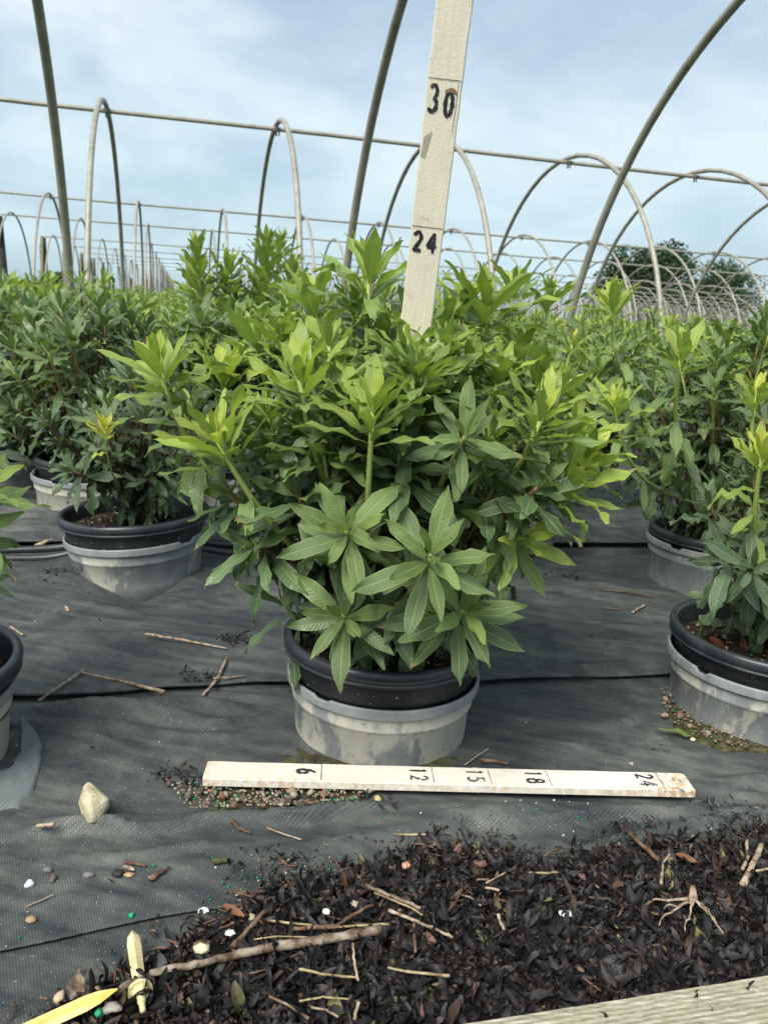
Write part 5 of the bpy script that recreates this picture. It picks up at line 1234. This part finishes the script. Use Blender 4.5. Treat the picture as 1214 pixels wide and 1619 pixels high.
# cream rock: an angular wedge
def rock():
    c = gz(150, 1283, 0); A = [gz(128, 1238, 0), gz(124, 1262, 0), gz(131, 1296, 0), gz(156, 1300, 0), gz(174, 1272, 0), gz(173, 1260, 0), gz(152, 1245, 0)]
    # footprint from the outline, top raised
    Z = .030; foot = [gz(*p, 0) for p in ((124, 1270), (131, 1298), (145, 1301), (157, 1299), (174, 1277), (170, 1262), (140, 1256))]; o0 = foot[2].copy()
    fy = foot[2].y; top = [Yp(132, 1242, fy + .014), Yp(140, 1234, fy + .020), Yp(152, 1244, fy + .024), Yp(172, 1262, fy + .020), Yp(158, 1272, fy + .010), Yp(126, 1262, fy + .012)]
    bm = bmesh.new()
    for p in foot + top + [Yp(143, 1255, fy + .010), Yp(146, 1280, fy + .002)]: bm.verts.new(p - o0)
    r_ = bmesh.ops.convex_hull(bm, input=bm.verts); bmesh.ops.delete(bm, geom=[g for g in r_['geom_interior'] if isinstance(g, bmesh.types.BMVert)], context='VERTS')
    bmesh.ops.bevel(bm, geom=list(bm.edges), offset=.0009, segments=1, affect='EDGES'); bmesh.ops.triangulate(bm, faces=bm.faces)
    bmesh.ops.subdivide_edges(bm, edges=bm.edges, cuts=1, use_grid_fill=True)
    for v in bm.verts: v.co += Vector((1, 1, 1)) * .0016 * noise.noise(v.co * 90)
    me = bpy.data.meshes.new('rock'); bm.to_mesh(me); bm.free(); me.polygons.foreach_set('use_smooth', [True] * len(me.polygons)); o = link('rock', me, M_ROCK); o.location = o0 - Vector((0, 0, .001)); tag(o, 'angular pale cream rock on the cloth at left', 'rock')
rock()
# snail shell ring
mb = MB(); sp = []
for i in range(26): t = i / 25; a = t * 4 * math.pi; q = .0048 * (1 - .75 * t); sp.append((q * math.cos(a), q * math.sin(a), .002 + .002 * t))
mb.tube(sp, [.0016 * (1 - .6 * i / 25) for i in range(26)], 7); o = mb.build('snail_shell', noisy('chalk_white_shell', [(.3, (.6, .6, .56)), (.7, (.78, .78, .74))], 60, .5, .4)); o.location = gz(321, 1445, .001); tag(o, 'small white snail shell at the cloth edge', 'shell')
# fallen green leaf
me = leaf_mesh(1, 5); o = link('fallen_leaf', me); a = gz(1041, 1152, .012); b_ = gz(1106, 1160, .012); M = frame(b_ - a, Vector((0, 0, 1)), (b_ - a).length); M.translation = a; o.matrix_world = M; tag(o, 'fallen green leaf on the cloth by the right edge pot', 'leaf')
for i, (px, py, rz, lb) in enumerate(((105, 963, .6, 'pale dead leaf on the cloth left of the tilted pot foot'), (205, 1374, 1.4, 'tan dead leaf piece above the tan pebble'), (545, 1395, .4, 'upright red brown leaf at the top of the litter bed'), (372, 1442, 1.2, 'dark red brown leaf at the left litter edge'), (120, 1568, .3, 'broad grey brown leaf at the bottom left of the litter'), (215, 1558, 2., 'folded grey brown leaf beside the pale stake'), (1090, 1360, 1.2, 'pinkish brown dead leaf on the right upper litter edge'), (760, 1218, 1.4, 'light brown dead leaf against the ruler behind its middle'))):
    q = gz(px, py, .004); o = link('dead_leaf', curled_leaf((.022, .014, .024, .026, .03, .024, .026, .02)[i], (.009, .007, .010, .011, .016, .013, .014, .009)[i], .8, i + 5), (M_TWIG, M_TWIG, M_BRLEAF, M_BRLEAF, M_BIGTWIG, M_BIGTWIG, M_BRLEAF, M_TWIG)[i]); o.location = q; o.rotation_euler = (.1, .1 if i != 2 else .9, rz); tag(o, lb, 'dead leaf')
# plastic stakes
def stake():
    A = gz(209, 1472, .018); Bp = gz(226, 1600, .006); o0 = Bp; rt = empty('plastic_stake', o0, 'pale sword shaped plastic stake with a disc collar, lying in the litter at bottom left', 'stake')
    ax = (A - Bp).normalized(); side = ax.cross(Vector((0, 0, 1))).normalized(); up = side.cross(ax); Ln = (A - Bp).length
    mb = MB(); prof = [(.34, .0042), (.45, .0055), (.80, .0062), (.92, .0050), (1.0, .0004)]; vs = []
    for t, hw in prof:
        c = ax * Ln * t; vs += [c + side * hw, c + up * .0030 * min(1, hw / .005), c - side * hw, c - up * .0026 * min(1, hw / .005)]
    fs = []
    for i in range(len(prof) - 1):
        for k in range(4): a = i * 4 + k; b = i * 4 + (k + 1) % 4; fs.append((a, b, b + 4, a + 4))
    fs += [(0, 1, 2, 3)[::-1]]; mb.add(vs, fs); mb.build('blade', M_PALE, rt, False)
    mb = MB(); mb.tube([ax * Ln * .0, ax * Ln * .08, ax * Ln * .10, ax * Ln * .35], [.0022, .0026, .0036, .0046], 10); mb.build('shaft', M_YEL if False else M_PALE, rt)
    mb = MB(); mb.tube([ax * Ln * .22, ax * Ln * .245], .0105, 18); mb.tube([ax * Ln * .17, ax * Ln * .22], [.0062, .0075], 10); mb.build('collar', M_PALE, rt, False)
stake()
def stake2():
    A = gz(186, 1564, .012); Bp = gz(20, 1640, .012); rt = empty('plastic_stake', Bp, 'broad bright yellow plastic stake poking in from the bottom left corner', 'stake'); ax = (A - Bp).normalized(); side = ax.cross(Vector((0, 0, 1))).normalized(); up = side.cross(ax); Ln = (A - Bp).length
    prof = [(0, .0085), (.70, .0085), (.82, .0068), (.93, .0032), (1.0, .0006)]; mb = MB(); vs = []
    for t, hw in prof:
        c = ax * Ln * t; s_ = hw / .0085
        vs += [c + side * hw, c + side * hw * .55 + up * .003 * s_, c + side * hw * .12 + up * .0042 * s_, c - side * hw * .2 + up * .0012 * s_, c - side * hw * .6 + up * .0030 * s_, c - side * hw, c - up * .002]
    fs = []
    for i in range(len(prof) - 1):
        for k in range(7): a = i * 7 + k; b = i * 7 + (k + 1) % 7; fs.append((a, b, b + 7, a + 7))
    mb.add(vs, fs); mb.build('blade', M_YEL, rt, False)
stake2()
# pale cloth offcuts by two pots
def cloth_patch(px, py, poly, label, col=(.20, .23, .24)):
    P = [G(*p) for p in poly]; c = sum(P, Vector()) / len(P); o = strip_patch('cloth_scrap', P, .013 if py < 1110 else .008, M_SCRAP, '', '', mound=.002); tag(o, label, 'cloth scrap')
M_SCRAP, nt_, p_ = mat('frayed_pale_cloth', .6, .3)
g_ = geo(nt_).outputs['Position']; s_ = nt_.nodes.new('ShaderNodeSeparateXYZ'); nt_.links.new(g_, s_.inputs[0])
wv = mathn(nt_, 'MULTIPLY', mathn(nt_, 'SINE', mathn(nt_, 'MULTIPLY', s_.outputs[0], 1900)), mathn(nt_, 'SINE', mathn(nt_, 'MULTIPLY', s_.outputs[1], 1500)))
nt_.links.new(mixc(nt_, ramp(nt_, wv, [(.1, 0.), (.5, 1.)]), (.10, .115, .12), (.20, .23, .235)), p_.inputs['Base Color'])
cloth_patch(30, 1200, [(34, 1145), (55, 1150), (72, 1180), (66, 1230), (52, 1270), (25, 1296), (-20, 1300), (-20, 1240), (20, 1220), (34, 1190)], 'pale worn patch of cloth beside the left edge pot')
